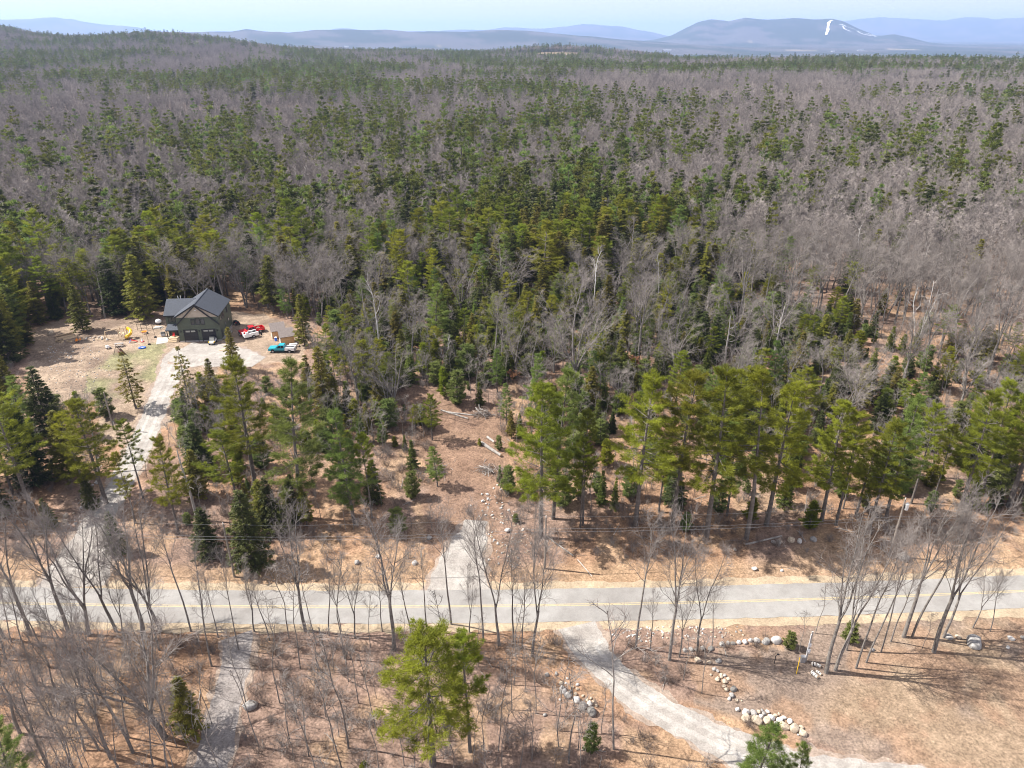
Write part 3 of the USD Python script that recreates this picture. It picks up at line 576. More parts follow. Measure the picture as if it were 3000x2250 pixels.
# pines along the far side of the road, left to right (positions on the photograph; bases stand on the ground)
ROW = [
    ('white_pine_a', (90, 1488), (45, 1131), 1.15, 'tall white pine at the left edge of the photo, behind the bare roadside trees'),
    ('white_pine_e', (40, 1450), (-20, 1180), 1.1, 'white pine cut by the left edge of the photo, behind a taller one'),
    ('white_pine_c', (312, 1475), (194, 1167), 1.2, 'broad white pine with a long bare trunk just left of the gravel driveway'),
    ('white_pine_b', (252, 1440), (150, 1210), 1.0, 'white pine hidden behind the broad one left of the driveway'),
    ('white_pine_b', (420, 1461), (366, 1235), .95, 'slim white pine standing in front of the gravel driveway, its crown over the gravel'),
    ('white_pine_e', (398, 1533), (322, 1320), .8, 'shorter slim pine left of the slim one in front of the driveway'),
    ('white_pine_a', (524, 1565), (466, 1285), .9, 'slim white pine on the right edge of the gravel driveway'),
    ('white_pine_e', (705, 1506), (633, 1271), 1.45, 'lopsided white pine with long level boughs, right of the grey dead tree'),
    ('white_pine_c', (750, 1434), (696, 1059), 1.15, 'tall full white pine in front of the parking area, near the blue truck'),
    ('white_pine_d', (886, 1515), (832, 1050), 1.15, 'very tall bluish white pine with a stout trunk left of the clearing'),
    ('white_pine_d', (1039, 1536), (997, 1193), 1.15, 'light green white pine with tiered boughs nearest the left side of the clearing'),
    ('white_pine_b', (1090, 1518), (1075, 1272), .8, 'narrow dark green pine beside the tiered one at the clearing'),
    ('white_pine_c', (1585, 1574), (1567, 1120), 1.0, 'tall bright green white pine at the right edge of the clearing, branched to the ground'),
    ('white_pine_d', (1621, 1520), (1632, 1077), 1.05, 'tall white pine behind and right of the one at the clearing edge'),
    ('white_pine_b', (1700, 1545), (1640, 1290), .8, 'leaning slim pine behind the bare utility pole'),
    ('white_pine_e', (1707, 1538), (1729, 1217), .8, 'thin sparse pine right of the leaning slim pine'),
    ('white_pine_a', (1861, 1538), (1883, 1104), 1.1, 'tall white pine with a dark stout trunk, middle of the roadside row'),
    ('white_pine_b', (1969, 1551), (2000, 1090), 1.0, 'yellow green white pine with a bare lower trunk, left of the two pale trunks'),
    ('white_pine_a', (2068, 1583), (2109, 1090), 1.1, 'big white pine with a pale grey trunk, left one of the two pale trunks'),
    ('white_pine_e', (2186, 1579), (2222, 1090), 1.1, 'big white pine with the thickest pale trunk, right one of the two pale trunks'),
    ('white_pine_c', (2245, 1538), (2281, 1118), 1.05, 'dense dark green white pine right of the two pale trunks'),
    ('white_pine_c', (2407, 1524), (2457, 1176), 1.0, 'bright yellow green white pine in the row behind the white boulders'),
    ('white_pine_b', (2448, 1538), (2511, 1217), 1.0, 'white pine with a thin pale trunk right of the bright yellow green one'),
    ('white_pine_a', (2549, 1542), (2601, 1235), 1.0, 'white pine left of the pole with the transformer'),
    ('white_pine_d', (2597, 1511), (2655, 1149), 1.0, 'white pine standing behind the pole with the transformer'),
    ('white_pine_b', (2669, 1475), (2741, 1190), .85, 'thin half bare pine right of the transformer pole'),
    ('white_pine_e', (2732, 1470), (2785, 1240), .8, 'sparse pine, second right of the transformer pole'),
    ('white_pine_a', (2814, 1488), (2886, 1149), 1.05, 'tall leaning white pine near the right edge of the photo'),
    ('white_pine_e', (2872, 1452), (2925, 1130), 1.0, 'white pine behind the dark little spruce at the right'),
    ('white_pine_c', (2954, 1484), (2995, 1045), 1.05, 'tall dense white pine at the right edge of the photo'),
    ('white_pine_a', (2985, 1470), (3040, 1080), 1.0, 'white pine cut by the right edge of the photo'),
    ('white_pine_b', (2470, 1490), (2490, 1260), .8, 'short pine in the second rank behind the white boulders'),
    ('white_pine_d', (2130, 1510), (2160, 1180), .85, 'pine in the second rank between the two pale trunks'),
    ('white_pine_e', (1930, 1500), (1950, 1220), .8, 'pine in the second rank in the middle of the roadside row'),
    # near side
    ('white_pine_a', (1268, 2240), (1262, 1835), 1.42, 'big bright green pine in the middle of the near roadside woods'),
    ('white_pine_b', (1377, 2202), (1387, 1850), .95, 'smaller pine just right of the big near one'),
]
for key, b, t, w, lab in ROW: set_tree('white_pine', key, b, t, lab, w)
for b, h, k, lab, w in [((2190, 2390), 14.5, 'white_pine_d', 'pine top at the bottom edge over the gravel lane', 1.25), ((2310, 2420), 11.5, 'white_pine_d', 'small pine top at the bottom edge, right of the larger one over the lane', 1.0),
                        ((60, 2360), 12, 'white_pine_d', 'blurred green pine top in the bottom left corner', 1.3), ((1069, 2275), 2.3, 'young_pine_b', 'tiny pine at the bottom edge below the near woods', 1.2), ((1730, 2205), 4.5, 'young_pine_a', 'faint young pine beside the slender trunks near the lane', .8)]:
    set_tree('white_pine' if 'white' in k else 'young_pine', k, b, h, lab, w)
for key, b, t, w, lab in [
    ('hemlock_c', (741, 1660), (759, 1434), 1.25, 'big dark hemlock at the roadside right of the left utility pole'),
    ('hemlock_c', (612, 1630), (606, 1490), 1.35, 'low dark hemlock behind the top of the left utility pole'),
    ('hemlock_c', (800, 1560), (800, 1400), 1.1, 'dark hemlock under the very tall bluish pine'),
    ('hemlock_c', (271, 1490), (275, 1385), 1.1, 'dark hemlock at the lower end of the gravel driveway, left side'),
    ('hemlock_c', (150, 1545), (145, 1460), 1.2, 'small dark hemlock behind the bare trees at the left'),
    ('hemlock_c', (350, 1620), (345, 1500), 1.1, 'dark hemlock beside the mouth of the gravel driveway'),
    ('hemlock_b', (900, 1540), (895, 1420), 1.1, 'hemlock at the foot of the stout pine trunk left of the clearing'),
    ('hemlock_a', (560, 2155), (560, 1985), 1.15, 'olive hemlock beside the footpath in the near woods'),
    ('open_hemlock', (398, 1196), (389, 1030), 1.0, 'open olive hemlock standing alone on the lawn left of the driveway'),
    ('open_hemlock', (561, 1212), (524, 1014), .85, 'ragged tall hemlock on the right edge of the driveway'),
    ('hemlock_a', (630, 1180), (600, 1050), 1.1, 'hemlock behind the ragged one at the driveway'),
    ('hemlock_a', (690, 1086), (690, 958), 1.0, 'olive hemlock in front of the right garage corner'),
    ('hemlock_a', (893, 1012), (880, 862), 1.05, 'large olive hemlock leaning over the two plywood sheds'),
    ('hemlock_a', (954, 1208), (927, 1014), 1.05, 'dark olive hemlock below the blue truck'),
    ('hemlock_b', (912, 1190), (890, 1040), 1.0, 'hemlock left of the dark olive one below the blue truck'),
    ('hemlock_a', (425, 935), (420, 745), 1.35, 'tall olive hemlock behind the left wing of the house'),
    ('hemlock_a', (520, 905), (510, 775), 1.2, 'olive hemlock right behind the low roof of the house'),
    ('hemlock_b', (605, 905), (598, 750), 1.1, 'hemlock behind the high gable of the house'),
    ('hemlock_a', (245, 970), (240, 835), 1.3, 'round olive hemlock behind the raised garden beds'),
    ('hemlock_a', (85, 1010), (75, 905), 1.2, 'olive hemlock left of the yellowish boulder'),
    ('hemlock_b', (1135, 1150), (1130, 1040), 1.0, 'dark pointed hemlock at the head of the clearing, behind the bare white stems')]:
    set_tree('hemlock', key, b, t, lab, w)
for key, b, t, w, lab in [
    ('young_pine_a', (312, 1220), (312, 1140), 1.25, 'round bright young pine beside the driveway pole'),
    ('young_pine_a', (529, 1222), (529, 1170), 1.5, 'low spreading evergreen on the right edge of the driveway'),
    ('young_pine_b', (610, 1265), (600, 1190), 1.0, 'light green young pine above the roadside scrub right of the driveway rocks'),
    ('young_pine_b', (235, 1215), (225, 1150), 1.1, 'young pine left of the round bright one at the lawn edge'),
    ('young_pine_a', (175, 1225), (165, 1160), 1.2, 'young pine at the lower edge of the bare yard'),
    ('young_pine_a', (905, 1160), (905, 1085), 1.1, 'young pine right of the dark olive hemlock'),
    ('young_pine_b', (1218, 1245), (1218, 1228), 1.3, 'tiny light pine alone on the brown clearing'),
    ('young_pine_b', (1157, 1310), (1157, 1280), 1.3, 'small bright pine on the left side of the clearing'),
    ('young_pine_b', (1405, 1306), (1405, 1285), 1.2, 'tiny pine beside the two big logs'),
    ('young_pine_a', (1462, 1318), (1460, 1278), 1.0, 'bright small pine behind the two big logs'),
    ('young_pine_b', (1126, 1280), (1120, 1240), 1.1, 'light young pine at the left rim of the clearing'),
    ('young_pine_a', (1490, 1445), (1490, 1370), 1.1, 'bushy pine at the foot of the right clearing pines'),
    ('young_pine_a', (1340, 1185), (1335, 1090), 1.2, 'bushy blue green pine at the upper right of the clearing'),
    ('young_pine_b', (1300, 1160), (1298, 1080), 1.0, 'bushy pine at the upper end of the clearing')]:
    set_tree('young_pine', key, b, t, lab, w)
for b, r, lab in [((2312, 1898), 1.25, 'round green yew-like bush beside the white boulder'), ((2488, 1880), 1.5, 'green bush behind the leaning roadside trunks')]:
    set_tree('evergreen_bush', 'young_pine_a', b, 2.1 * r, lab, 1.35, 'bush')
for key, b, t, w, lab in [
    ('spruce_a', (1210, 1375), (1205, 1290), 1.0, 'green spruce on the left side of the clearing beside the brush heap'),
    ('dark_spruce', (2918, 1484), (2915, 1430), 1.2, 'dark drooping spruce by the roadside at the right'),
    ('dark_spruce', (2535, 1172), (2530, 1050), 1.1, 'thick dark spruce with a yellowish side, right end of the spruce group'),
    ('dark_spruce', (2430, 1165), (2425, 1060), 1.0, 'dark spruce left of the thick one in the spruce group'),
    ('spruce_a', (2290, 1085), (2290, 1000), 1.2, 'green spruce at the left end of the spruce group'),
    ('spruce_a', (2350, 1090), (2350, 1005), 1.2, 'green spruce, second from the left of the spruce group'),
    ('spruce_b', (2395, 1085), (2395, 1012), 1.2, 'yellow green spruce in the spruce group'),
    ('spruce_b', (2480, 1110), (2478, 1030), 1.1, 'narrow spruce in the upper part of the spruce group'),
    ('spruce_a', (2545, 1120), (2545, 1020), 1.0, 'spruce at the upper right of the spruce group'),
    ('spruce_b', (2196, 1130), (2192, 1020), .9, 'pointed grey green spruce behind the roadside pines'),
    ('spruce_a', (1770, 1200), (1775, 1105), .95, 'single narrow green spruce behind the sparse roadside pine'),
    ('spruce_b', (1332, 1060), (1332, 1010), 1.2, 'small pointed spruce beyond the clearing'),
    ('spruce_a', (1762, 1475), (1762, 1380), .9, 'dark narrow spruce behind the bare utility pole, right'),
    ('spruce_b', (1800, 1490), (1798, 1400), .8, 'little dark spruce in the shade of the roadside pines')]:
    set_tree('spruce', key, b, t, lab, w)
# bare trees on the near side of the road
BARE = [
    ('a', (895, 1849), (895, 1507), 1.0, 'forked bare tree standing over the road left of the middle, left of the broken stubs'),
    ('a', (1155, 1903), (1148, 1515), 1.1, 'widest forked bare tree over the road, left of the big near pine'),
    ('c', (1322, 1829), (1329, 1504), .8, 'straight bare tree at the road edge behind the big near pine'),
    ('e', (1416, 1880), (1395, 1520), .8, 'bare tree with one long side bough right of the near pines'),
    ('b', (1462, 1890), (1470, 1500), .9, 'twin bare trunks standing close together right of the near pines'),
    ('b', (1560, 1922), (1545, 1510), .9, 'clump of bare trunks at the left corner of the gravel lane'),
    ('e', (1862, 1900), (1836, 1533), .9, 'bare tree at the right side of the lane mouth'),
    ('a', (1961, 1934), (1934, 1533), .85, 'bare tree in the stony strip, second right of the lane mouth'),
    ('b', (2042, 1907), (2064, 1600), .85, 'bare tree at the left end of the boulder row'),
    ('a', (2420, 1971), (2395, 1544), .95, 'stout pale bare tree whose shadow sprawls over the lawn'),
    ('b', (2447, 1964), (2503, 1525), .9, 'leaning bare tree touching the stout pale one'),
    ('e', (2508, 1958), (2540, 1600), .8, 'crooked grey bare tree right of the leaning one'),
    ('c', (2538, 1941), (2590, 1610), .7, 'slim crooked bare tree near the middle of the lawn edge'),
    ('c', (2581, 1910), (2610, 1580), .6, 'slim straight bare tree left of the twin dark trunks'),
    ('a', (2647, 1866), (2695, 1460), 1.0, 'tall dark bare tree, left of a close pair at the road'),
    ('c', (2672, 1866), (2745, 1500), .8, 'tall thin bare tree, right of the close pair at the road'),
    ('a', (2735, 1910), (2814, 1475), 1.0, 'tall bare tree with a wide head near the right, in front of the road'),
    ('b', (2764, 1868), (2915, 1490), .8, 'leaning bare tree right of the wide headed one'),
    ('d', (482, 2160), (440, 1800), 1.5, 'thickest bare tree of the near woods, with white broken boughs, left of the footpath'),
    ('a', (325, 2222), (235, 1880), 1.0, 'long leaning bare trunk left of the thickest bare tree'),
    ('c', (390, 2205), (330, 1800), .9, 'bare trunk between the leaning one and the thickest bare tree'),
    ('b', (60, 2150), (-10, 1800), 1.0, 'dark bare tree at the far left edge of the near woods'),
    ('a', (200, 1850), (150, 1480), 1.05, 'bare tree left of the driveway mouth on the near road edge'),
    ('d', (262, 1862), (215, 1480), 1.0, 'many-stemmed bare tree opposite the driveway mouth'),
    ('b', (340, 1850), (320, 1500), 1.0, 'bare tree with rising stems right of the driveway mouth'),
    ('a', (425, 1870), (400, 1490), 1.1, 'wide bare tree whose shadow crosses the road, left of the utility pole'),
    ('d', (470, 1850), (455, 1480), .9, 'bare tree crowding the wide one by the road'),
    ('c', (560, 1850), (530, 1560), .8, 'straight bare tree in front of the left utility pole'),
    ('b', (12, 1870), (-20, 1500), 1.0, 'thick dark bare trunk at the left edge beside the road'),
    ('a', (90, 1860), (50, 1490), 1.0, 'bare tree near the left edge beside the road'),
    ('e', (110, 2010), (40, 1720), .9, 'bare tree half way down the near woods at the left'),
    ('b', (240, 2030), (180, 1730), .9, 'bare tree above the long leaning trunk'),
    ('a', (150, 2280), (60, 1960), .9, 'bare tree rising from the bottom edge at the left'),
    ('b', (260, 2330), (190, 2010), .9, 'bare tree rising from the bottom edge right of the pine top corner'),
    ('e', (700, 1905), (690, 1640), .7, 'slim bare tree at the top of the footpath'),
]
for v, b, t, w, lab in BARE: set_tree('bare_tree', 'bare_tree_' + v, b, (t[0], t[1] - 18), lab, w * .8)
# bare trees on the far side that stand out
for v, b, t, w, lab in [
    ('d', (1678, 1142), (1655, 830), 1.15, 'great spreading bare oak beyond the right clearing pines'),
    ('a', (1870, 1060), (1940, 800), 1.0, 'crooked bare tree right of the great oak'),
    ('a', (2165, 960), (2140, 690), 1.1, 'twin trunked bare tree with a domed grey head, right of the middle woods'),
    ('b', (2290, 960), (2300, 700), 1.0, 'bare tree beside the domed twin trunked one'),
    ('a', (2620, 950), (2680, 760), 1.1, 'bare tree in the open woods at the right'),
    ('a', (2640, 1140), (2640, 930), 1.0, 'bare tree right of the spruce group, above the roadside pines'),
    ('b', (2770, 1120), (2800, 880), 1.0, 'pale bare tree among the open woods at the far right'),
    ('a', (2890, 1110), (2940, 830), 1.1, 'wide bare tree near the right edge of the open woods'),
    ('e', (1270, 1000), (1275, 880), 1.2, 'pale bare tree beyond the head of the clearing'),
    ('a', (245, 640 + 260), (225, 700), 1.0, 'bare tree in the woods left of the house')]:
    set_tree('bare_tree', 'bare_tree_' + v, b, t, lab, w)
set_tree('paper_birch', 'paper_birch_b', (800, 868), (768, 728), 'white birch with spreading stems behind the parked red truck', 1.1)
set_tree('paper_birch', 'paper_birch_a', (1925, 905), (1925, 745), 'single white birch trunk in the dark evergreens', 1.0)
set_tree('paper_birch', 'paper_birch_b', (1140, 1205), (1135, 1100), 'small white stems before the dark pointed hemlock at the head of the clearing', 1.0)
set_tree('paper_birch', 'paper_birch_a', (2660, 635), (2680, 520), 'slender white birch in the upper right woods', 1.0)
for b, h, lab in [((579, 1524), (538, 1321), 'grey dead tree with broken white boughs right of the driveway'), ((2357, 1502), 4.2, 'short broken trunk between the roadside pines'), ((2120, 1075), (2140, 920), 'grey dead trunk with stub boughs beyond the roadside row'), ((2265, 1060), (2275, 900), 'second grey dead trunk, left of the spruce group')]:
    set_tree('dead_tree', 'dead_snag', b, h, lab, .9)
for b, h, lab in [((1865, 1095), 4.0, 'round orange-leaved beech bush beyond the roadside row'), ((1495, 1120), 3.0, 'small orange-leaved bush above the clearing'), ((2270, 1075), 3.0, 'orange-leaved bush at the left end of the spruce group'), ((1510, 1050), 3.5, 'orange-leaved bush beyond the upper right of the clearing'), ((2350, 990), 3.5, 'orange-leaved bush in the open woods above the spruce group'), ((1100, 930), 3.0, 'orange-leaved bush in the evergreens beyond the sheds')]:
    set_tree('beech_bush', 'beech_shrub', b, h, lab, 1.25, 'bush')
# slender saplings in the near woods
SAP = [((848, 2164), (801, 1964)), ((1001, 2250), (965, 1990)), ((1021, 2192), (953, 1846)), ((1106, 2154), (1075, 1920)), ((1184, 2243), (1140, 2060)), ((1387, 2236), (1385, 2080)), ((847, 1870), (815, 1640)), ((928, 1890), (935, 1660)), ((1086, 1897), (1062, 1740)), ((1632, 2141), (1620, 1930)), ((1666, 2236), (1668, 1940)), ((1798, 2195), (1820, 1800)), ((1761, 2148), (1770, 1990)), ((1558, 2230), (1560, 2050)), ((2002, 1992), (1992, 1853)), ((2056, 2032), (2112, 1863)), ((2389, 1856), (2420, 1700)), ((2340, 1912), (2360, 1790)), ((905, 2215), (860, 2000)), ((760, 2190), (735, 1960)), ((955, 2100), (900, 1900)), ((880, 1960), (850, 1720)), ((1010, 1930), (985, 1650)), ((1050, 2060), (1020, 1850)), ((820, 2060), (790, 1840)), ((1300, 2110), (1310, 1900)), ((2700, 1905), (2740, 1790)), ((1500, 2080), (1500, 1900)), ((1570, 2090), (1575, 1880)), ((1460, 2200), (1470, 1980)), ((720, 2060), (690, 1850)), ((1230, 2030), (1210, 1850)), ((620, 2120), (600, 1950)), ((80, 2060), (40, 1850)), ((440, 2080), (400, 1850)), ((180, 1960), (140, 1750)), ((930, 2290), (900, 2060)), ((1120, 2300), (1090, 2080)), ((1330, 2310), (1320, 2100)), ((660, 2300), (640, 2090)), ((520, 2290), (480, 2080)), ((1700, 2300), (1720, 2100))]
for i, (b, t) in enumerate(SAP):
    p, h = rise(b, t); SPOTS.append((p[0], p[1], 1.))
    row = 'near the road edge ' if b[1] < 1980 else 'half way down ' if b[1] < 2150 else 'low down '
    where = row + 'in the leaf litter left of the big near pine' if b[0] < 1200 else row + 'between the near pines and the gravel lane' if b[0] < 1820 else 'at the edge of the lawn right of the gravel lane'
    plant('sapling', 'bare_sapling_' + 'ab'[i % 2], p[0], p[1], h, 'slender sapling ' + where, 'tree', 'slender saplings ' + where, 1.0)

for i, (bx, by, hh) in enumerate([(600, 1842, 13), (640, 1868, 11), (745, 1850, 12), (790, 1876, 10), (965, 1862, 12), (1000, 1850, 9), (1040, 1868, 13), (1120, 1850, 10), (1205, 1862, 12), (1250, 1848, 14), (1375, 1852, 11), (1505, 1880, 15), (1530, 1900, 13), (1905, 1905, 10), (1990, 1925, 12), (2085, 1895, 9), (2610, 1880, 13), (2480, 1905, 14), (2850, 1840, 11), (2900, 1850, 9)]):
    p = G(bx, by); SPOTS.append((p[0], p[1], .8)); where = 'left of the near pines' if bx < 1260 else 'between the near pines and the lane mouth' if bx < 1700 else 'along the stony strip' if bx < 2200 else 'before the road at the right'
    plant('bare_tree', 'bare_tree_' + 'cebc'[i % 4], p[0], p[1], hh, 'thin leafless roadside tree ' + where, 'tree', 'thin leafless roadside trees ' + where, .72)
_r = RNG(404); _l1 = LineString(GP([(1700, 1835), (1750, 1935), (1810, 1990), (1900, 2060), (2010, 2120)])); _l2 = LineString(GP([(690, 1862), (690, 1960), (655, 2100), (590, 2330)]))
for i in range(150):
    bx, by = (_r.uniform(-80, 660), _r.uniform(1845, 2420)) if i < 96 else (_r.uniform(700, 1700), _r.uniform(1850, 2420))
    p = G(bx, by)
    if abs(p[1] - road_y(p[0])) < 6.0 or any((p[0] - q[0]) ** 2 + (p[1] - q[1]) ** 2 < 1.2 ** 2 for q in SPOTS) or _l1.distance(Point(p[:2])) < 3.2 or _l2.distance(Point(p[:2])) < 2.2: continue
    SPOTS.append((p[0], p[1], 1.)); left = i < 96
    row = 'near the road edge ' if by < 1980 else 'half way down ' if by < 2150 else 'low down '; where = row + ('in the near woods left of the footpath' if left else 'in the near woods right of the footpath' if bx < 1220 else 'in the near woods before the gravel lane')
    if left and _r.random() < .55: plant('bare_tree', 'bare_tree_' + 'bce'[i % 3], p[0], p[1], _r.uniform(9, 14), 'thin grey leafless tree ' + where, 'tree', 'thin grey leafless trees ' + where, .8)
    else: plant('sapling', 'bare_sapling_' + 'ab'[i % 2], p[0], p[1], _r.uniform(5, 9.5), 'leafless young stem ' + where, 'tree', 'leafless young stems ' + where, 1.1)

# ---------------------------------------------------------------- the wood at large
FR = {70: [.6, .8, .8, .6, .6, .6, .7, .8, .85, .9, .9, .8], 100: [.5, .85, .8, .6, .65, .7, .8, .8, .85, .9, .9, .8], 130: [.3, .7, .6, .7, .7, .7, .7, .8, .85, .9, .9, .8], 165: [.5, .5, .4, .7, .75, .6, .8, .35, .08, .08, .1, .4], 190: [.4, .55, .55, .6, .5, .25, .35, .1, .06, .06, .1, .3], 220: [.15, .12, .1, .12, .2, .1, .1, .06, .1, .12, .15, .2], 260: [.35, .3, .14, .15, .3, .5, .42, .36, .3, .2, .2, .15],
      310: [.4, .4, .36, .36, .5, .5, .46, .5, .5, .32, .34, .3], 360: [.35, .3, .36, .36, .36, .32, .36, .5, .5, .42, .42, .3], 410: [.45, .4, .42, .5, .5, .46, .62, .6, .5, .42, .36, .3], 460: [.4, .42, .5, .5, .42, .62, .75, .75, .6, .3, .3, .35],
      510: [.45, .5, .62, .6, .46, .8, .86, .8, .6, .15, .15, .3], 560: [.42, .5, .7, .6, .42, .72, .86, .8, .6, .15, .1, .1], 610: [.5, .45, .62, .5, .5, .7, .62, .8, .6, .3, .05, .05], 660: [.6, .45, .5, .5, .6, .6, .6, .52, .5, .3, .06, .05], 720: [.6, .4, .4, .5, .6, .55, .5, .5, .5, .4, .1, .1], 800: [.7, .4, .4, .4, .5, .4, .5, .5, .5, .5, .12, .2]}
_ky = np.array(sorted(FR)); _tab = np.array([FR[k] for k in _ky])
def conif(px, py):
    px, py = np.clip(px / S / 200, 0, 10.999), py / S
    j = np.clip(np.interp(py, _ky, np.arange(len(_ky))), 0, len(_ky) - 1.001); a = j.astype(int); u = j - a; b = px.astype(int); v = px - b
    return (_tab[a, b] * (1 - v) + _tab[a, b + 1] * v) * (1 - u) + (_tab[a + 1, b] * (1 - v) + _tab[a + 1, b + 1] * v) * u
YARDX = np.array(Polygon(YARD).buffer(1.0).exterior.coords); CLEARX = np.array(Polygon(CLEARX).exterior.coords)
DRV = LineString(GP([(200, 1722), (240, 1640), (300, 1500), (338, 1440), (402, 1330), (462, 1180), (530, 1045)])).buffer(4.0)
LANE = LineString(GP([(1700, 1835), (1750, 1935), (1810, 1990), (1900, 2060), (2010, 2120), (2130, 2180), (2260, 2235), (2420, 2290)])).buffer(3.4)
PATH = LineString(GP([(690, 1862), (700, 1900), (690, 1960), (672, 2020), (655, 2100), (640, 2180), (590, 2330)])).buffer(2.2)
HOUSEX = Polygon([(-103, 158), (-66, 158), (-66, 178), (-103, 182)]); APRONX = Polygon(GP([(440, 1050), (520, 1000), (700, 1000), (790, 1010), (890, 1020), (880, 1075), (760, 1090), (640, 1095), (560, 1130), (470, 1130)])); SHEDX = Polygon([(-64, 152), (-44, 152), (-44, 172), (-64, 172)])
def free(x, y, margin=0.0):
    ok = np.abs(y - road_y(x)) > 6.2
    for p in (YARDX, CLEARX): ok &= ~pip(p, x, y)
    for p in (DRV, LANE, PATH, HOUSEX, SHEDX, APRONX): ok &= ~shapely.contains_xy(p, x, y)
    return ok
def scatter(rng, cell, d0, d1, tmax=.80):
    xs = np.arange(-d1 * .75, d1 * .75, cell); ys = np.arange(20, d1 + 1, cell); X, Y = np.meshgrid(xs, ys)
    X = X + rng.uniform(-.48, .48, X.shape) * cell; Y = Y + rng.uniform(-.48, .48, Y.shape) * cell; X, Y = X.ravel(), Y.ravel()
    d = np.hypot(X, Y); k = (d >= d0) & (d < d1) & (np.abs(X) < Y * .70 + 26)
    return X[k], Y[k], d[k]
rg = RNG(77)
WOODS = []    # (kind, x, y, height, distance)
sp = np.array(SPOTS)
for cell, d0, d1 in ((3.9, 118, 330), (5.4, 330, 640)):
    X, Y, D = scatter(rg, cell, d0, d1); k = free(X, Y)
    px, py = proj(X, Y, T(X, Y) + 9); f = conif(px, py); pn = fb(X, Y, 26., 3, 61)
    f = f + .13 * sstep(400, 440, py / S) * sstep(730, 690, py / S) * (px / S < 1650)
    f = np.clip(f + 1.9 * f * (1 - f) * (pn - .5) * 3.6, 0, .97); tana = CAM_H / D; f = np.minimum(f, cell ** 2 * -np.log(1 - f) / (4.2 * 9 / tana * .5 + 11) * np.where(D < 330, 3.2, 2.6) * np.where((px / S > 1500) & (D < 330), .6, 1.0)); u = rg.uniform(0, 1, len(X))
    gx0, gy0 = proj(X, Y, T(X, Y)); gy0 = gy0 / S; gx0 = gx0 / S
    open_ = sstep(115, 150, D); thin = np.where((gx0 > 1500) & (gy0 > 520), .8, 1.0) * np.where((gx0 > 640) & (gy0 > 700), .8, 1.)
    k &= rg.uniform(0, 1, len(X)) < (.35 + .65 * open_) * thin
    if d0 < 200:
        for s in sp:
            k &= (X - s[0]) ** 2 + (Y - s[1]) ** 2 > s[2] ** 2
    k &= ~((gy0 > 800) & (u < f) & (rg.uniform(0, 1, len(X)) < .65))
    for x, y, d, c, q, h, bx, by in zip(X[k], Y[k], D[k], (u < f)[k], rg.uniform(0, 1, k.sum()), rg.normal(0, 1, k.sum()), gx0[k], gy0[k]):
        if c:
            far = by < 430
            young = (by > 640) and (bx > 640)
            if young:
                kind = 'young_pine' if q < .40 else 'spruce' if q < .66 else 'hemlock' if q < .85 else 'white_pine'
            else:
                kind = 'white_pine' if q < (.62 if far else .40) else 'hemlock' if q < (.92 if far else .90) else 'spruce'
            hh = {'white_pine': 18.5 + 3.2 * h, 'hemlock': 14.5 + 2.4 * h, 'spruce': 6.5 + 1.6 * h, 'young_pine': 4.2 + 1.0 * h}[kind]
            if kind == 'white_pine' and not far: hh -= 2.0
            if young and kind in ('hemlock', 'white_pine'): hh *= .68
        else:
            kind = 'bare_tree'
            if by > 700 and q < .8: kind = 'sapling'
            hh = (14.5 + 2.0 * h) if kind == 'bare_tree' else 7 + 1.4 * h
            if kind == 'bare_tree' and q > .99 and d < 420: kind = 'paper_birch'
        WOODS.append((kind, x, y, max(2.2, hh), d))
# regrowth: the brushy strip between the tall woods and the roadside rows
X, Y, D = scatter(rg, 2.1, 94, 190); k = free(X, Y); gx0, gy0 = proj(X, Y, T(X, Y)); gx0, gy0 = gx0 / S, gy0 / S
k &= (Y > road_y(X) + 15) & (gx0 > 380) & ((gx0 > 560) | (gy0 > 830)) & (rg.uniform(0, 1, len(X)) < .35 + .65 * sstep(.40, .56, fb(X, Y, 8., 3, 91))) & (rg.uniform(0, 1, len(X)) < .30 + .70 * sstep(112, 132, D)) & (rg.uniform(0, 1, len(X)) < np.where(gx0 > 1480, .85, 1.0) * np.where(gx0 > 1850, .75, 1.))
for s in sp: k &= (X - s[0]) ** 2 + (Y - s[1]) ** 2 > 1.3 ** 2
for x, y, d, q, h in zip(X[k], Y[k], D[k], rg.uniform(0, 1, k.sum()), rg.normal(0, 1, k.sum())):
    kind, hh = ('young_pine', 4.2 + 1.3 * h) if q < .36 else ('spruce', 5.0 + 1.5 * h) if q < .44 else ('hemlock', 7.5 + 1.8 * h) if q < .50 else ('sapling', 6.6 + 1.6 * h) if q < .93 else ('paper_birch', 7 + h) if q < .94 else ('white_pine', 10 + 2 * h)
    WOODS.append((kind, x, y, max(1.6, hh), d))
_w = np.array([w[1:4] for w in WOODS]); _zz = T(_w[:, 0], _w[:, 1]); _bx, _by = proj(_w[:, 0], _w[:, 1], _zz); _tx, _ty = proj(_w[:, 0], _w[:, 1], _zz + _w[:, 2])
WOODS = [w for w, bx, by, ty in zip(WOODS, _bx / S, _by / S, _ty / S) if not (320 < bx < 690 and by > 690 and ty < 805)]
COLS = [(250, 'far left'), (530, 'behind the house'), (760, 'behind the sheds'), (1050, 'above the clearing'), (1400, 'above the pines right of the clearing'), (1750, 'above the spruce group'), (9999, 'far right')]
def area(x, y, d, z):
    px, _ = proj(x, y, z); px /= S
    c = next(n for e, n in COLS if px < e)
    return c + (', in the front ranks' if d < 165 else ', in the second ranks' if d < 215 else ', in the third ranks' if d < 275 else ', deep in the woods')
LOOKS = {'white_pine': 'feathery white pine', 'hemlock': 'dense olive hemlock', 'spruce': 'small pointed spruce', 'young_pine': 'bushy young pine', 'bare_tree': 'grey leafless tree', 'sapling': 'thin leafless sapling', 'paper_birch': 'white barked birch'}
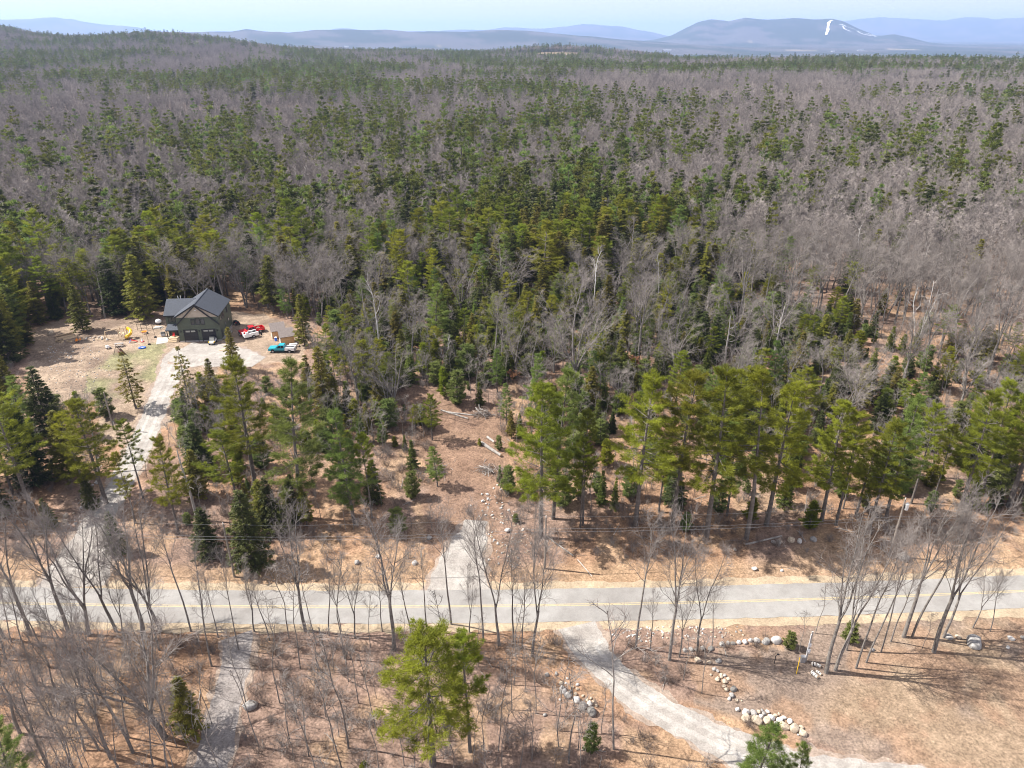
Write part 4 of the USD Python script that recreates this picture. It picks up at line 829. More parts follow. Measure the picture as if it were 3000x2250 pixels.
VAR = {'white_pine': ['white_pine_' + c for c in 'abcde'], 'hemlock': ['hemlock_a', 'hemlock_a', 'hemlock_b', 'hemlock_c'], 'spruce': ['spruce_a', 'spruce_b', 'dark_spruce'], 'young_pine': ['young_pine_a', 'young_pine_a', 'young_pine_b'], 'bare_tree': ['bare_tree_' + c for c in 'abcde'], 'sapling': ['bare_sapling_a', 'bare_sapling_b'], 'paper_birch': ['paper_birch_a', 'paper_birch_b']}
FARV = {'white_pine': ['far_pine_a', 'far_pine_b', 'far_pine_c'], 'hemlock': ['far_hemlock_a', 'far_hemlock_b'], 'spruce': ['far_hemlock_b'], 'young_pine': ['young_pine_a'], 'bare_tree': ['far_hardwood_' + c for c in 'abcd'], 'sapling': ['bare_sapling_a', 'bare_sapling_b'], 'paper_birch': ['paper_birch_a', 'paper_birch_b']}
STUFF = {'white_pine': ('pine_forest', 'far green pines past those one can tell apart', 'pine forest'), 'hemlock': ('hemlock_forest', 'far olive hemlocks past those one can tell apart', 'hemlock forest'), 'bare_tree': ('bare_hardwood_forest', 'far grey leafless hardwoods past those one can tell apart', 'hardwood forest'), 'spruce': ('spruce_forest', 'spruces scattered through the far woods', 'spruce forest'), 'sapling': ('sapling_thicket', 'thin leafless saplings crowding the regrowth', 'thicket'), 'young_pine': ('young_pine_thicket', 'young pines crowding the regrowth', 'thicket'), 'paper_birch': ('birch_wood', 'white birches far in the woods', 'birch wood')}
WOODS.sort(key=lambda w: w[4])
swarms = {k: [] for k in STUFF}
count = {k: sum(1 for kk in used if kk[1] == k) and used[('/World', k)] + 1 for k in STUFF}
_w = np.array([w[1:4] for w in WOODS]); _wz = T(_w[:, 0], _w[:, 1])
for (kind, x, y, h, d), zz in zip(WOODS, _wz):
    px, py = proj(x, y, zz + h * .7)
    seen = -60 < px < 3060 and py < 2300
    if seen and count[kind] < 300:
        count[kind] += 1; a = area(x, y, d, zz)
        v = VAR[kind][int(rg.integers(len(VAR[kind])))]
        sz = {'white_pine': (15.5, 20), 'hemlock': (10, 14), 'spruce': (4.6, 6.6), 'young_pine': (3.4, 4.6), 'bare_tree': (13.2, 15.6), 'sapling': (5.6, 7.4), 'paper_birch': (9, 14)}[kind]
        sz = 'short ' if h < sz[0] else 'tall ' if h > sz[1] else 'middling '
        plant(kind, v, x, y, h, sz + LOOKS[kind] + ' ' + a, 'tree', sz + LOOKS[kind] + 's ' + a, rg.uniform(1.05, 1.5), z=zz)
    else:
        v = VAR[kind] if d < 240 else FARV[kind]
        swarms[kind].append((x, y, h, v[int(rg.integers(len(v)))], rg.uniform(.9, 1.25)))
# beyond: clumps of hardwood and single conifers out to the ridges
X, Y, D = scatter(rg, 20., 640, 2700); px, py = proj(X, Y, T(X, Y) + 10)
keep = (np.abs(X) < Y * .68 + 30) & ~pip(FIELD, X, Y) & ((X < 0) | (D < 2050) | ((X < .2 * Y) & (D < 2420))); X, Y, D, px, py = (a[keep] for a in (X, Y, D, px, py))
clumps = [(x, y, rg.uniform(13.5, 18), 'far_clump_' + 'ab'[int(rg.integers(2))], rg.uniform(.95, 1.15)) for x, y in zip(X, Y)]
X, Y, D = scatter(rg, 8.6, 640, 2700); keep = (np.abs(X) < Y * .68 + 30) & ~pip(FIELD, X, Y) & ((X < 0) | (D < 2050) | ((X < .2 * Y) & (D < 2420))); X, Y, D = X[keep], Y[keep], D[keep]
px, py = proj(X, Y, T(X, Y) + 12); f = conif(px, py); f = np.clip(f + 3.6 * f * (1 - f) * (fb(X, Y, 120., 4, 71) - .5) * 5.0, 0, .97); f = np.where(f < .14, f * .35, f); f = np.minimum(f, 2.4 * 8.6 ** 2 * -np.log(1 - f) / (6.5 * 8 / (60 / D) * .5 + 30))
k = (rg.uniform(0, 1, len(X)) < f)
for x, y, q in zip(X[k], Y[k], rg.uniform(0, 1, k.sum())):
    if q < .8: swarms['white_pine'].append((x, y, rg.normal(20, 2.6), FARV['white_pine'][int(rg.integers(3))], rg.uniform(1.0, 1.4)))
    else: swarms['hemlock'].append((x, y, rg.normal(15.5, 2), FARV['hemlock'][int(rg.integers(2))], rg.uniform(1.0, 1.3)))
def pour(name, L, label, cat):
    if not L: return
    keys = sorted({l[3] for l in L}); P = np.array([[l[0], l[1]] for l in L]); h = np.array([l[2] for l in L]); w = np.array([l[4] for l in L])
    s = h / np.array([PROTO[l[3]] for l in L]); z = T(P[:, 0], P[:, 1])
    swarm(name, keys, np.c_[P, z - .1], np.c_[s * w, s * w, s], [keys.index(l[3]) for l in L], label, cat, RNG(9))
for kind, L in swarms.items(): pour(STUFF[kind][0], L, STUFF[kind][1], STUFF[kind][2])
pour('far_hardwood_canopy', clumps, 'grey purple leafless canopy covering the land to the ridges', 'hardwood forest')
# undergrowth: bare brush through the near woods
X, Y, D = scatter(rg, 1.7, 44, 200); k = free(X, Y) & ~pip(LAWN, X, Y)
den = sstep(.42, .62, fb(X, Y, 9., 3, 81)); px, py = proj(X, Y, T(X, Y)); k &= rg.uniform(0, 1, len(X)) < .16 + .62 * den
k &= (Y - road_y(X) > 9) | (Y < road_y(X) - 7)
brush = [(x, y, rg.uniform(.9, 2.4), 'bare_shrub_' + 'ab'[int(rg.integers(2))], rg.uniform(.9, 1.3)) for x, y in zip(X[k], Y[k])]
pour('undergrowth', brush, 'low leafless brush over the leaf litter of the near woods', 'brush')
X, Y, D = scatter(rg, 3.2, 44, 170); k = free(X, Y) & ~pip(LAWN, X, Y) & (rg.uniform(0, 1, len(X)) < .5)
pour('fallen_branches', [(x, y, rg.uniform(.4, 1.3), 'fallen_branch_' + 'ab'[int(rg.integers(2))], 1.0) for x, y in zip(X[k], Y[k])], 'fallen sticks and branches strewn over the leaf litter', 'branches')
print('woods', len(WOODS), {k: len(v) for k, v in swarms.items()}, len(clumps), len(brush), count)
# ---------------------------------------------------------------- looks of the made things
def siding(name, col, pitch=.16):
    look(name, {'g': ('texture_coordinate', {}), 's': ('separate_xyz', {}), 'm': ('math', {'math_type': 'multiply', 'value2': 1 / pitch}), 'f': ('math', {'math_type': 'fraction'}), 'n': ('noise_texture', {'scale': 1.2, 'detail': 4.0}),
                'r': ('rgb_ramp', {'ramp': [(.3, tuple(np.array(col) * .88)), (.7, tuple(np.array(col) * 1.12))]}), 'b': ('bump', {'strength': .6, 'distance': .03}), 'p': ('principled_bsdf', {'roughness': .6, 'specular_ior_level': .3})},
         [('g.object', 's.vector'), ('s.z', 'm.value1'), ('m.value', 'f.value1'), ('f.value', 'b.height'), ('b.normal', 'p.normal'), ('g.object', 'n.vector'), ('n.fac', 'r.fac'), ('r.color', 'p.base_color')], 'p.BSDF')
siding('green_siding', (.075, .085, .062)); siding('tan_siding', (.36, .30, .24))
plain('roof_shingle', (.052, .058, .072), .8, .35, 5.0, 0, .25, .5, 14.0)
plain('shed_shingle', (.16, .135, .125), .85, .3, 4.0, 0, .2, .4, 14.0)
plain('dark_trim', (.018, .018, .022), .5, .2); plain('black_door', (.020, .019, .021), .45, .15)
plain('pale_trim', (.5, .48, .44), .6, .1); plain('plywood', (.50, .30, .14), .75, .22, 2.2); plain('primed_board', (.68, .56, .46), .7, .14, 2.0)
plain('raw_lumber', (.46, .35, .23), .8, .2, 2.0); plain('grey_lumber', (.26, .24, .225), .85, .2, 2.0); plain('pole_wood', (.21, .18, .155), .85, .25, 2.0, 0, .1, .3)
plain('teal_paint', (.015, .26, .33), .3, .12, 1.0, 0, .5); plain('dark_teal_paint', (.012, .10, .13), .35, .12, 1.0, 0, .5); plain('red_paint', (.42, .012, .018), .3, .12, 1.0, 0, .5); plain('white_paint', (.62, .61, .60), .4, .1, 1.5, 0, .4)
plain('yellow_plastic', (.75, .46, .01), .35, .06, 1.0, 0, .5); plain('blue_plastic', (.03, .13, .55), .35, .1, 1.0, 0, .5); plain('red_plastic', (.55, .03, .03), .35, .1, 1.0, 0, .5); plain('orange_plastic', (.70, .22, .03), .4, .1)
plain('white_plastic', (.72, .72, .72), .4, .06); plain('rubber', (.02, .02, .02), .8, .2); plain('metal_grey', (.34, .34, .35), .4, .15, 2.0, .7); plain('black_metal', (.025, .025, .028), .45, .2, 2.0, .3); plain('galvanised', (.55, .56, .58), .4, .12, 2.0, .5)
plain('wire_metal', (.22, .22, .225), .5, .05, 1.0, .3); plain('maroon_plastic', (.14, .025, .03), .5, .2); plain('soil', (.11, .075, .05), .95, .3, 4.0, 0, .1, .5)
look('dark_glass', {'p': ('principled_bsdf', {'base_color': (.018, .02, .024), 'roughness': .06, 'specular_ior_level': .7})}, [], 'p.BSDF')
look('pale_glass', {'p': ('principled_bsdf', {'base_color': (.22, .22, .20), 'roughness': .08, 'specular_ior_level': .7})}, [], 'p.BSDF')

# ---------------------------------------------------------------- the house
HX, HY, HR = -80.415, 161.13, .1091
HZ = float(T(-78, 163)) + .02
house = thing('house', (HX, HY, HZ), HR, label='dark green two-storey house with tan gable and double garage', cat='house')
W_, D_, EH, RH, OV = 9.71, 11.48, 6.35, 9.42, .24
def boxm(*a): return MB().box(*a)
sl = (RH - EH) / (W_ / 2 + OV)
m = MB().prism([(0, -.35), (W_, -.35), (W_, EH - .12 + OV * sl), (W_ / 2, RH - .16), (0, EH - .12 + OV * sl)], 0, D_)
wall = obj('wall', m, 'green_siding', house)
m = MB().prism([(.02, 6.22), (W_ - .02, 6.22), (W_ / 2, RH - .2)], -.045, .02); gp = obj('gable_panel', m, 'tan_siding', house)
obj('gable_light', MB().add(trimesh.creation.icosphere(1, .13).apply_translation((W_ / 2 + .05, -.12, 8.0))), 'white_plastic', gp)
def slab(p, q, y0, y1, th=.14):
    """roof slab over the (x, z) edge p-q"""
    p, q = np.array(p), np.array(q); n = np.array([-(q - p)[1], (q - p)[0]]); n = n / np.linalg.norm(n); n = n if n[1] > 0 else -n
    return MB().prism([tuple(p), tuple(q), tuple(q + n * th), tuple(p + n * th)], y0, y1)
r = slab((-OV - .05, EH - .03), (W_ / 2, RH), -OV, D_ + OV); obj('roof_slope', r, 'roof_shingle', house)
r = slab((W_ / 2, RH), (W_ + OV + .05, EH - .03), -OV, D_ + OV); obj('roof_slope', r, 'roof_shingle', house)
obj('ridge_cap', MB().beam((W_ / 2, -OV - .01, RH + .15), (W_ / 2, D_ + OV + .01, RH + .15), .34, .06), 'roof_shingle', house)
for s in (0, 1):
    a = (-OV - .06, -OV - .06, EH - .02) if s == 0 else (W_ + OV + .06, -OV - .06, EH - .02)
    obj('rake_board', MB().beam(a, (W_ / 2, -OV - .06, RH + .02), .07, .24, (0, 1, 0) if False else (0, 0, 1)), 'dark_trim', house)
    e = (-.28, -.22, 4.25) if s == 0 else (W_ + .22, -.22, 4.25)
    obj('gable_beam', MB().beam(e, (W_ / 2, -.22, RH - .28), .20, .26), 'dark_trim', house)
def window(a0, a1, z0, z1, parent, plane='front', b=0.0, glass='dark_glass', panes=1):
    t = .09
    def P(u0, u1, y0, y1, w0, w1): return (u0, u1, b + y0, b + y1, w0, w1) if plane == 'front' else (b - y1, b - y0, u0, u1, w0, w1)
    f = MB()
    for u0, u1, w0, w1 in ((a0 - t, a0, z0 - t, z1 + t), (a1, a1 + t, z0 - t, z1 + t), (a0, a1, z0 - t, z0), (a0, a1, z1, z1 + t)): f.box(*P(u0, u1, -.06, .02, w0, w1))
    if panes == 2: f.box(*P((a0 + a1) / 2 - .025, (a0 + a1) / 2 + .025, -.05, .02, z0, z1))
    w = obj('window', f, 'dark_trim', parent); obj('pane', MB().box(*P(a0, a1, -.035, .015, z0, z1)), glass, w); return w
window(3.42, 4.18, 4.42, 5.70, house); window(4.52, 5.34, 4.42, 6.0, house); window(5.66, 6.42, 4.42, 5.70, house)
for a0 in (1.32, 5.50):
    g = MB()
    for k in range(4): g.box(a0, a0 + 3.0, -.05, .02, .34 + k * .665, .34 + k * .665 + .65)
    dr = obj('garage_door', g, 'black_door', house)
    for u in (.38, 1.62): obj('pane', boxm(a0 + u, a0 + u + 1.0, -.075, .0, 2.50, 2.90), 'pale_glass', dr)
    obj('door_frame', MB().box(a0 - .14, a0, -.08, .02, 0, 3.14).box(a0 + 3, a0 + 3.14, -.08, .02, 0, 3.14).box(a0, a0 + 3, -.08, .02, 3.02, 3.14), 'dark_trim', house)
obj('foundation', MB().box(-.03, W_ + .03, -.03, D_ + .03, -.5, .30), 'metal_grey', house)
for a in (.62, 4.88, 9.05):
    l = MB().box(a - .07, a + .07, -.05, .0, 2.55, 2.95).box(a - .1, a + .1, -.25, -.05, 2.88, 2.94).add(trimesh.creation.cylinder(.075, .26, sections=8).apply_translation((a, -.17, 2.72))); obj('wall_lantern', l, 'black_metal', house)
for b0, b1, z0, z1 in ((1.7, 2.5, 4.5, 5.75), (3.3, 4.0, 4.5, 5.75), (4.3, 5.0, 4.5, 5.75), (7.6, 8.3, 4.5, 5.75), (4.9, 5.5, 2.1, 2.9), (7.8, 8.4, 2.1, 2.9)):
    f = MB(); t = .08
    for y0, y1, w0, w1 in ((b0 - t, b0, z0 - t, z1 + t), (b1, b1 + t, z0 - t, z1 + t), (b0, b1, z0 - t, z0), (b0, b1, z1, z1 + t)): f.box(W_ - .02, W_ + .06, y0, y1, w0, w1)
    w = obj('window', f, 'dark_trim', house); obj('pane', boxm(W_ - .015, W_ + .035, b0, b1, z0, z1), 'dark_glass' if z0 > 3 else 'pale_glass', w)
sd = obj('side_door', boxm(W_ - .02, W_ + .05, 1.1, 2.05, .35, 2.4), 'black_door', house)
ramp = MB().box(W_ + .05, W_ + 1.3, .6, 5.6, .2, .32)
for y in (.7, 2.3, 3.9, 5.5): ramp.box(W_ + 1.22, W_ + 1.3, y - .04, y + .04, -.2, 1.25)
ramp.box(W_ + 1.2, W_ + 1.32, .6, 5.6, 1.22, 1.3).box(W_ + 1.24, W_ + 1.29, .6, 5.6, .72, .78); obj('side_landing', ramp, 'grey_lumber', house)
# left wing
wg = MB()
def yprism(poly_bz, a0, a1):   # extrude a (b, z) outline along a
    t = MB().prism(poly_bz, a0, a1).get(); v = t.vertices.copy(); t.vertices = np.c_[v[:, 1], v[:, 0], v[:, 2]]; t.faces = t.faces[:, ::-1]; return t
obj('wing_wall', MB().add(yprism([(3.2, -.35), (11.2, -.35), (11.2, 5.85), (7.2, 8.44), (3.2, 5.85)], -3.5, -.005)), 'green_siding', house)
def yslab(p, q, a0, a1, th=.14):
    p, q = np.array(p), np.array(q); n = np.array([-(q - p)[1], (q - p)[0]]); n /= np.linalg.norm(n); n = n if n[1] > 0 else -n
    return MB().add(yprism([tuple(p), tuple(q), tuple(q + n * th), tuple(p + n * th)], a0, a1))
wr = obj('wing_roof', yslab((2.88, 5.75), (7.2, 8.56), -3.78, 3.1), 'roof_shingle', house)
obj('wing_roof', yslab((7.2, 8.56), (11.52, 5.75), -3.78, 3.1), 'roof_shingle', house)
for a in (-1.1, -.5): obj('vent_pipe', MB().bar((a, 7.5, 8.3), (a, 7.5, 9.25), .07, 8), 'white_plastic', wr)
obj('wing_fascia', MB().box(-3.80, -.24, 2.82, 2.90, 5.58, 5.80), 'dark_trim', house)
for a0, a1 in ((-2.85, -2.15), (-2.0, -1.3), (-1.15, -.5)): window(a0, a1, 4.15, 5.3, house, 'front', 3.2)
obj('porch_roof', yslab((.62, 2.80), (3.2, 3.55), -3.22, -.02, .12), 'roof_shingle', house)
obj('porch_fascia', MB().box(-3.22, -.02, .56, .64, 2.66, 2.86), 'dark_trim', house)
for a, b in ((-3.0, .9), (-3.0, 2.9)): obj('porch_post', boxm(a - .08, a + .08, b - .08, b + .08, .6, 2.85 + (b - .62) * .29), 'dark_trim', house)
dk = MB()
for k in range(14): dk.box(-3.05, -.04, 1.15 + k * .147, 1.15 + k * .147 + .138, .55, .60)
deck = obj('porch_deck', dk.box(-3.05, -.04, 1.15, 3.19, .30, .545), 'raw_lumber', house)
for k in range(3):
    obj('porch_step', MB().box(-3.05, -.35, .0 + k * .38, .39 + k * .38, .1 + k * .16 - .04, .1 + k * .16).box(-3.05, -.35, .36 + k * .38, .38 + k * .38, .1 + k * .16, .1 + k * .16 + .12), 'raw_lumber', house)
obj('front_door', boxm(-1.45, -.45, 3.14, 3.22, .6, 2.7), 'black_door', house)
_c, _s = math.cos(HR), math.sin(HR)
def HL(a, b, z=0): return (HX + a * _c - b * _s, HY + a * _s + b * _c, HZ + z)
ch = thing('porch_chair', HL(-2.1, 2.2, .6), HR, label='small red chair on the house porch', cat='chair')
obj('seat', boxm(-.25, .25, -.22, .25, .36, .42), 'red_plastic', ch); obj('backrest', MB().beam((0, .25, .42), (0, .36, .95), .5, .04, (0, 1, 0)), 'red_plastic', ch)
for sx in (-.21, .21):
    for sy in (-.18, .2): obj('leg', boxm(sx - .025, sx + .025, sy - .025, sy + .025, 0, .36), 'red_plastic', ch)
P = np.array([HL(-6.6, 3.7)[:2], HL(-3.2, 3.4)[:2], HL(-3.12, .0)[:2], HL(-5.4, -.9)[:2]])
tv, tf = trimesh.creation.triangulate_polygon(Polygon(P), engine='earcut')
pz = HZ + .06
m = trimesh.creation.extrude_polygon(Polygon(P), .25, engine='earcut'); m.apply_translation((0, 0, pz - .25)); obj('patio', m, 'concrete', kind='structure')

# ---------------------------------------------------------------- vehicles
def wheel(parent, x, y, r=.38, w=.25):
    t = trimesh.creation.cylinder(r, w, sections=18).apply_transform(trimesh.transformations.rotation_matrix(math.pi / 2, (1, 0, 0))).apply_translation((x, y, r))
    wh = obj('wheel', t, 'rubber', parent, smooth=35)
    obj('rim', trimesh.creation.cylinder(r * .58, w + .03, sections=12).apply_transform(trimesh.transformations.rotation_matrix(math.pi / 2, (1, 0, 0))).apply_translation((x, y, r)), 'metal_grey', wh, smooth=35)
def pickup(loc, rz, paint, low, bed, label, service):
    t = thing('pickup_truck', loc, rz, label=label, cat='pickup truck')
    hw = .95
    body = MB().prism([(3.0, .55), (3.05, .85), (2.98, 1.12), (1.35, 1.2), (1.2, 1.2), (-.75, 1.2), (-.75, .5), (1.55, .5), (1.62, .75), (1.85, .95), (2.15, .95), (2.38, .75), (2.45, .5)], -hw, hw); obj('body', body, paint, t)
    cab = trimesh.convex.convex_hull(np.array([(x, y, z) for x, z, w in ((1.3, 1.19, .93), (.62, 1.86, .76), (-.6, 1.88, .76), (-.75, 1.19, .93)) for y in (-w, w)])); obj('cab', cab, paint, t)
    for s in (-1, 1):
        obj('side_window', MB().add((np.array([(.98, s * .915, 1.25), (.55, s * .80, 1.74), (.12, s * .80, 1.76), (.12, s * .925, 1.25), (.98, s * .95, 1.25), (.55, s * .835, 1.74), (.12, s * .835, 1.76), (.12, s * .955, 1.25)]), trimesh.convex.convex_hull(np.array([(.98, s * .915, 1.25), (.55, s * .80, 1.74), (.12, s * .80, 1.76), (.12, s * .925, 1.25), (.98, s * .95, 1.25), (.55, s * .835, 1.74), (.12, s * .835, 1.76), (.12, s * .955, 1.25)])).faces)) if False else trimesh.convex.convex_hull(np.array([(.98, s * .90, 1.25), (.55, s * .79, 1.74), (.12, s * .79, 1.76), (.12, s * .90, 1.25), (.98, s * .945, 1.25), (.55, s * .825, 1.74), (.12, s * .825, 1.76), (.12, s * .945, 1.25)])), 'dark_glass', t)
        obj('side_window', trimesh.convex.convex_hull(np.array([(.0, s * .90, 1.25), (.0, s * .79, 1.76), (-.52, s * .79, 1.76), (-.58, s * .90, 1.25), (.0, s * .945, 1.25), (.0, s * .825, 1.76), (-.52, s * .825, 1.76), (-.58, s * .945, 1.25)])), 'dark_glass', t)
        obj('headlight', boxm(2.98, 3.07, s * .62, s * .88, .78, .98), 'pale_glass', t)
        obj('lower_panel', boxm(-.72, 1.5, s * hw, s * (hw + .012), .52, .80), low, t)
    obj('windscreen', trimesh.convex.convex_hull(np.array([(1.24, -.82, 1.26), (1.24, .82, 1.26), (.69, -.7, 1.81), (.69, .7, 1.81), (1.28, -.82, 1.27), (1.28, .82, 1.27), (.72, -.7, 1.83), (.72, .7, 1.83)])), 'dark_glass', t)
    obj('grille', boxm(3.0, 3.08, -.58, .58, .68, 1.0), 'black_metal', t)
    obj('bumper', boxm(3.02, 3.18, -.95, .95, .42, .62), 'metal_grey', t); obj('bumper', boxm(-3.18, -3.05, -.95, .95, .42, .62), 'metal_grey', t)
    obj('chassis', boxm(-3.05, 2.6, -.6, .6, .36, .55), 'black_metal', t)
    b = MB()
    for s in (-1, 1):
        q = [(-3.05, .55), (-3.05, 1.28), (-.82, 1.28), (-.82, .55), (-1.42, .55), (-1.5, .85), (-1.75, 1.0), (-2.05, 1.0), (-2.3, .85), (-2.38, .55)]
        b.prism(q, s * hw, s * (hw - (.38 if service else .1)))
    b.box(-3.05, -.84, -hw + .1, hw - .1, .56, .64).box(-3.05, -2.98, -hw + .1, hw - .1, .64, 1.26).box(-.9, -.83, -hw + .1, hw - .1, .64, 1.26)
    bd = obj('service_body' if service else 'bed', b, bed, t)
    if service:
        for s in (-1, 1):
            for x0, x1 in ((-1.35, -.9), (-3.0, -2.5)): obj('locker_door', boxm(x0, x1, s * hw, s * (hw + .015), .66, 1.2), bed, bd)
            obj('locker_door', boxm(-2.4, -1.4, s * hw, s * (hw + .015), 1.06, 1.22), bed, bd)
        obj('ladder_rack', MB().bar((-3, -.85, 1.28), (-3, -.85, 1.55), .03).bar((-.9, -.85, 1.28), (-.9, -.85, 1.55), .03).bar((-3, -.85, 1.55), (-.9, -.85, 1.55), .03), 'black_metal', bd)
        obj('bed_load', MB().box(-2.8, -1.9, -.45, .45, .65, 1.1).box(-1.7, -1.0, -.4, .3, .65, 1.0), 'black_metal', t)
    for x in (2.0, -1.9):
        for s in (-1, 1): wheel(t, x, s * .84)
    return t
def on(x, y, dz=.02): return (x, y, float(T(x, y)) + dz)
pickup(on(-54.0, 155.4), math.pi + .0, 'teal_paint', 'dark_teal_paint', 'white_paint', 'old teal pickup with a white service body, parked below the sheds', True)
pickup(on(-65.0, 167.0), math.pi + .62, 'red_paint', 'red_paint', 'red_paint', 'red pickup truck parked behind the white utility trailer', False)
t = thing('utility_trailer', on(-64.4, 164.3), .66, label='white service-body trailer loaded with scrap beside the red pickup', cat='trailer')
b = MB()
for s in (-1, 1): b.prism([(-1.75, .5), (-1.75, 1.4), (1.75, 1.4), (1.75, .5), (1.0, .5), (.9, .85), (.65, 1.0), (.35, 1.0), (.1, .85), (0, .5)], s * 1.0, s * .72)
b.box(-1.75, 1.75, -.72, .72, .5, .6).box(-1.75, -1.68, -.72, .72, .6, 1.38); obj('body', b, 'white_paint', t)
for x0, x1 in ((-1.6, -.9), (-.8, -.1), (1.1, 1.65)): obj('locker_door', boxm(x0, x1, -1.015, -1.0, .62, 1.3), 'white_paint', t)
obj('load', MB().box(-1.2, -.2, -.55, .4, .6, 1.45).beam((-.2, -.4, 1.1), (1.5, .3, 1.5), .4, .1).beam((.2, .4, 1.0), (1.6, -.3, 1.3), .5, .08), 'black_metal', t)
obj('white_box', boxm(-1.3, -.7, -.95, -.5, 1.4, 1.72), 'white_plastic', t); obj('red_drum', MB().bar((-1.35, .1, 1.3), (-.6, .45, 1.45), .28, 12), 'red_plastic', t)
obj('drawbar', MB().bar((1.75, -.5, .5), (2.7, 0, .5), .05).bar((1.75, .5, .5), (2.7, 0, .5), .05).box(2.55, 2.8, -.08, .08, .0, .55), 'black_metal', t)
for s in (-1, 1): wheel(t, .5, s * .84, .36)
def quad(name, loc, rz, paint, acc, label, cat, roof):
    t = thing(name, loc, rz, label=label, cat=cat); L = 1.3 if roof else .95; w = .7 if roof else .5
    obj('body', MB().add(trimesh.convex.convex_hull(np.array([(x, y, z) for x, z in ((-L, .5), (L, .45), (L * 1.02, .75), (L * .45, .98), (-L * .2, .8), (-L, .9)) for y in (-w * .8, w * .8)]))), paint, t)
    for s in (-1, 1): obj('fender', boxm(L * .5, L * 1.0, s * w * .55, s * w * 1.0, .72, .82), acc, t)
    obj('seat', boxm(-L * .55, L * .05, -w * .6, w * .6, .82, 1.0), 'rubber', t)
    obj('handlebar' if not roof else 'steering_wheel', MB().bar((L * .3, 0, .9), (L * .2, 0, 1.15), .03).bar((L * .2, -.3, 1.15), (L * .2, .3, 1.15), .025), 'black_metal', t)
    if roof:
        rc = MB()
        for s in (-1, 1): rc.path([(L * .55, s * w * .85, .9), (L * .25, s * w * .8, 1.75), (-L * .6, s * w * .8, 1.78), (-L * .75, s * w * .85, .8)], .035)
        obj('roll_cage', rc, 'black_metal', t); obj('roof', boxm(-L * .62, L * .28, -w * .84, w * .84, 1.78, 1.84), 'black_metal', t)
        obj('windscreen', MB().beam((L * .56, 0, .95), (L * .28, 0, 1.7), w * 1.5, .03, (1, 0, 0)), 'pale_glass', t)
    else:
        obj('rack', boxm(L * .55, L * .95, -.35, .35, .88, .92), 'black_metal', t); obj('rack', boxm(-L * .95, -L * .6, -.35, .35, .92, .96), 'black_metal', t)
    for x in (-L * .68, L * .68):
        for s in (-1, 1): wheel(t, x, s * w * .85, .31, .26)
quad('side_by_side', on(-72.2, 160.4), -1.5, 'white_paint', 'yellow_plastic', 'dark roofed side-by-side buggy with a yellow fender before the right garage door', 'buggy', True)
quad('quad_bike', on(-70.9, 173.0), -.8, 'black_metal', 'red_plastic', 'dark quad bike with red panels behind the house corner', 'quad bike', False)

# ---------------------------------------------------------------- sheds and yard things
def shed(x, y, rz, label, w=3.2, d=2.3, h0=1.95, h1=3.1):
    t = thing('shed', (x, y, float(T(x, y)) - .05), rz, label=label, cat='shed')   # origin: front left corner; roof falls to the front
    obj('wall', MB().add(yprism([(0, 0), (d, 0), (d, h1), (0, h0)], 0, w)), 'plywood', t)
    n = 5
    for k in range(n):
        b0 = d * k / n + .01; b1 = d * (k + 1) / n - .01
        obj('end_board', MB().add(yprism([(b0, .05), (b1, .05), (b1, h0 + (h1 - h0) * b1 / d - .02), (b0, h0 + (h1 - h0) * b0 / d - .02)], -.03, 0.005)), 'primed_board', t)
    obj('door', boxm(-.055, -.03, d * .3, d * .72, .1, 1.95), 'primed_board', t)
    obj('roof', yslab((-.2, h0 - .06), (d + .2, h1 + .13), -.22, w + .2, .09), 'shed_shingle', t)
    for b in (0, d): obj('corner_board', boxm(-.05, .06, b - .05, b + .06, .02, h0 + (h1 - h0) * b / d), 'pale_trim', t)
shed(-55.5, 159.4, .42, 'plywood shed with white end boards, the nearer of two, behind the teal truck')
shed(-58.7, 163.2, .42, 'plywood shed with white end boards, the farther of two')
t = thing('blue_drum', on(-57.5, 162.0), label='blue drum between the two sheds', cat='drum'); obj('barrel', trimesh.creation.cylinder(.29, .9, sections=16).apply_translation((0, 0, .45)), 'blue_plastic', t, smooth=35); obj('lid', trimesh.creation.cylinder(.30, .05, sections=16).apply_translation((0, 0, .925)), 'white_plastic', t)
t = thing('white_tank', on(-51.5, 158.4), .1, label='white tank lying behind the truck bed by the near shed', cat='tank'); obj('tank', MB().add(trimesh.creation.capsule(1.3, .38, count=[12, 12]).apply_transform(trimesh.transformations.rotation_matrix(math.pi / 2, (0, 1, 0))).apply_translation((-.65, 0, .55))), 'white_plastic', t, smooth=40); [obj('cradle', boxm(a, a + .1, -.3, .3, 0, .3), 'black_metal', t) for a in (-.7, .6)]
t = thing('gas_tank', on(-91.0, 173.2), .2, label='round white gas tank at the back left corner of the house', cat='tank'); obj('tank', trimesh.creation.icosphere(3, .62).apply_transform(np.diag([1.25, 1, 1, 1])).apply_translation((0, 0, .78)), 'white_plastic', t, smooth=True); [obj('cradle', boxm(a, a + .1, -.35, .35, 0, .4), 'black_metal', t) for a in (-.5, .4)]
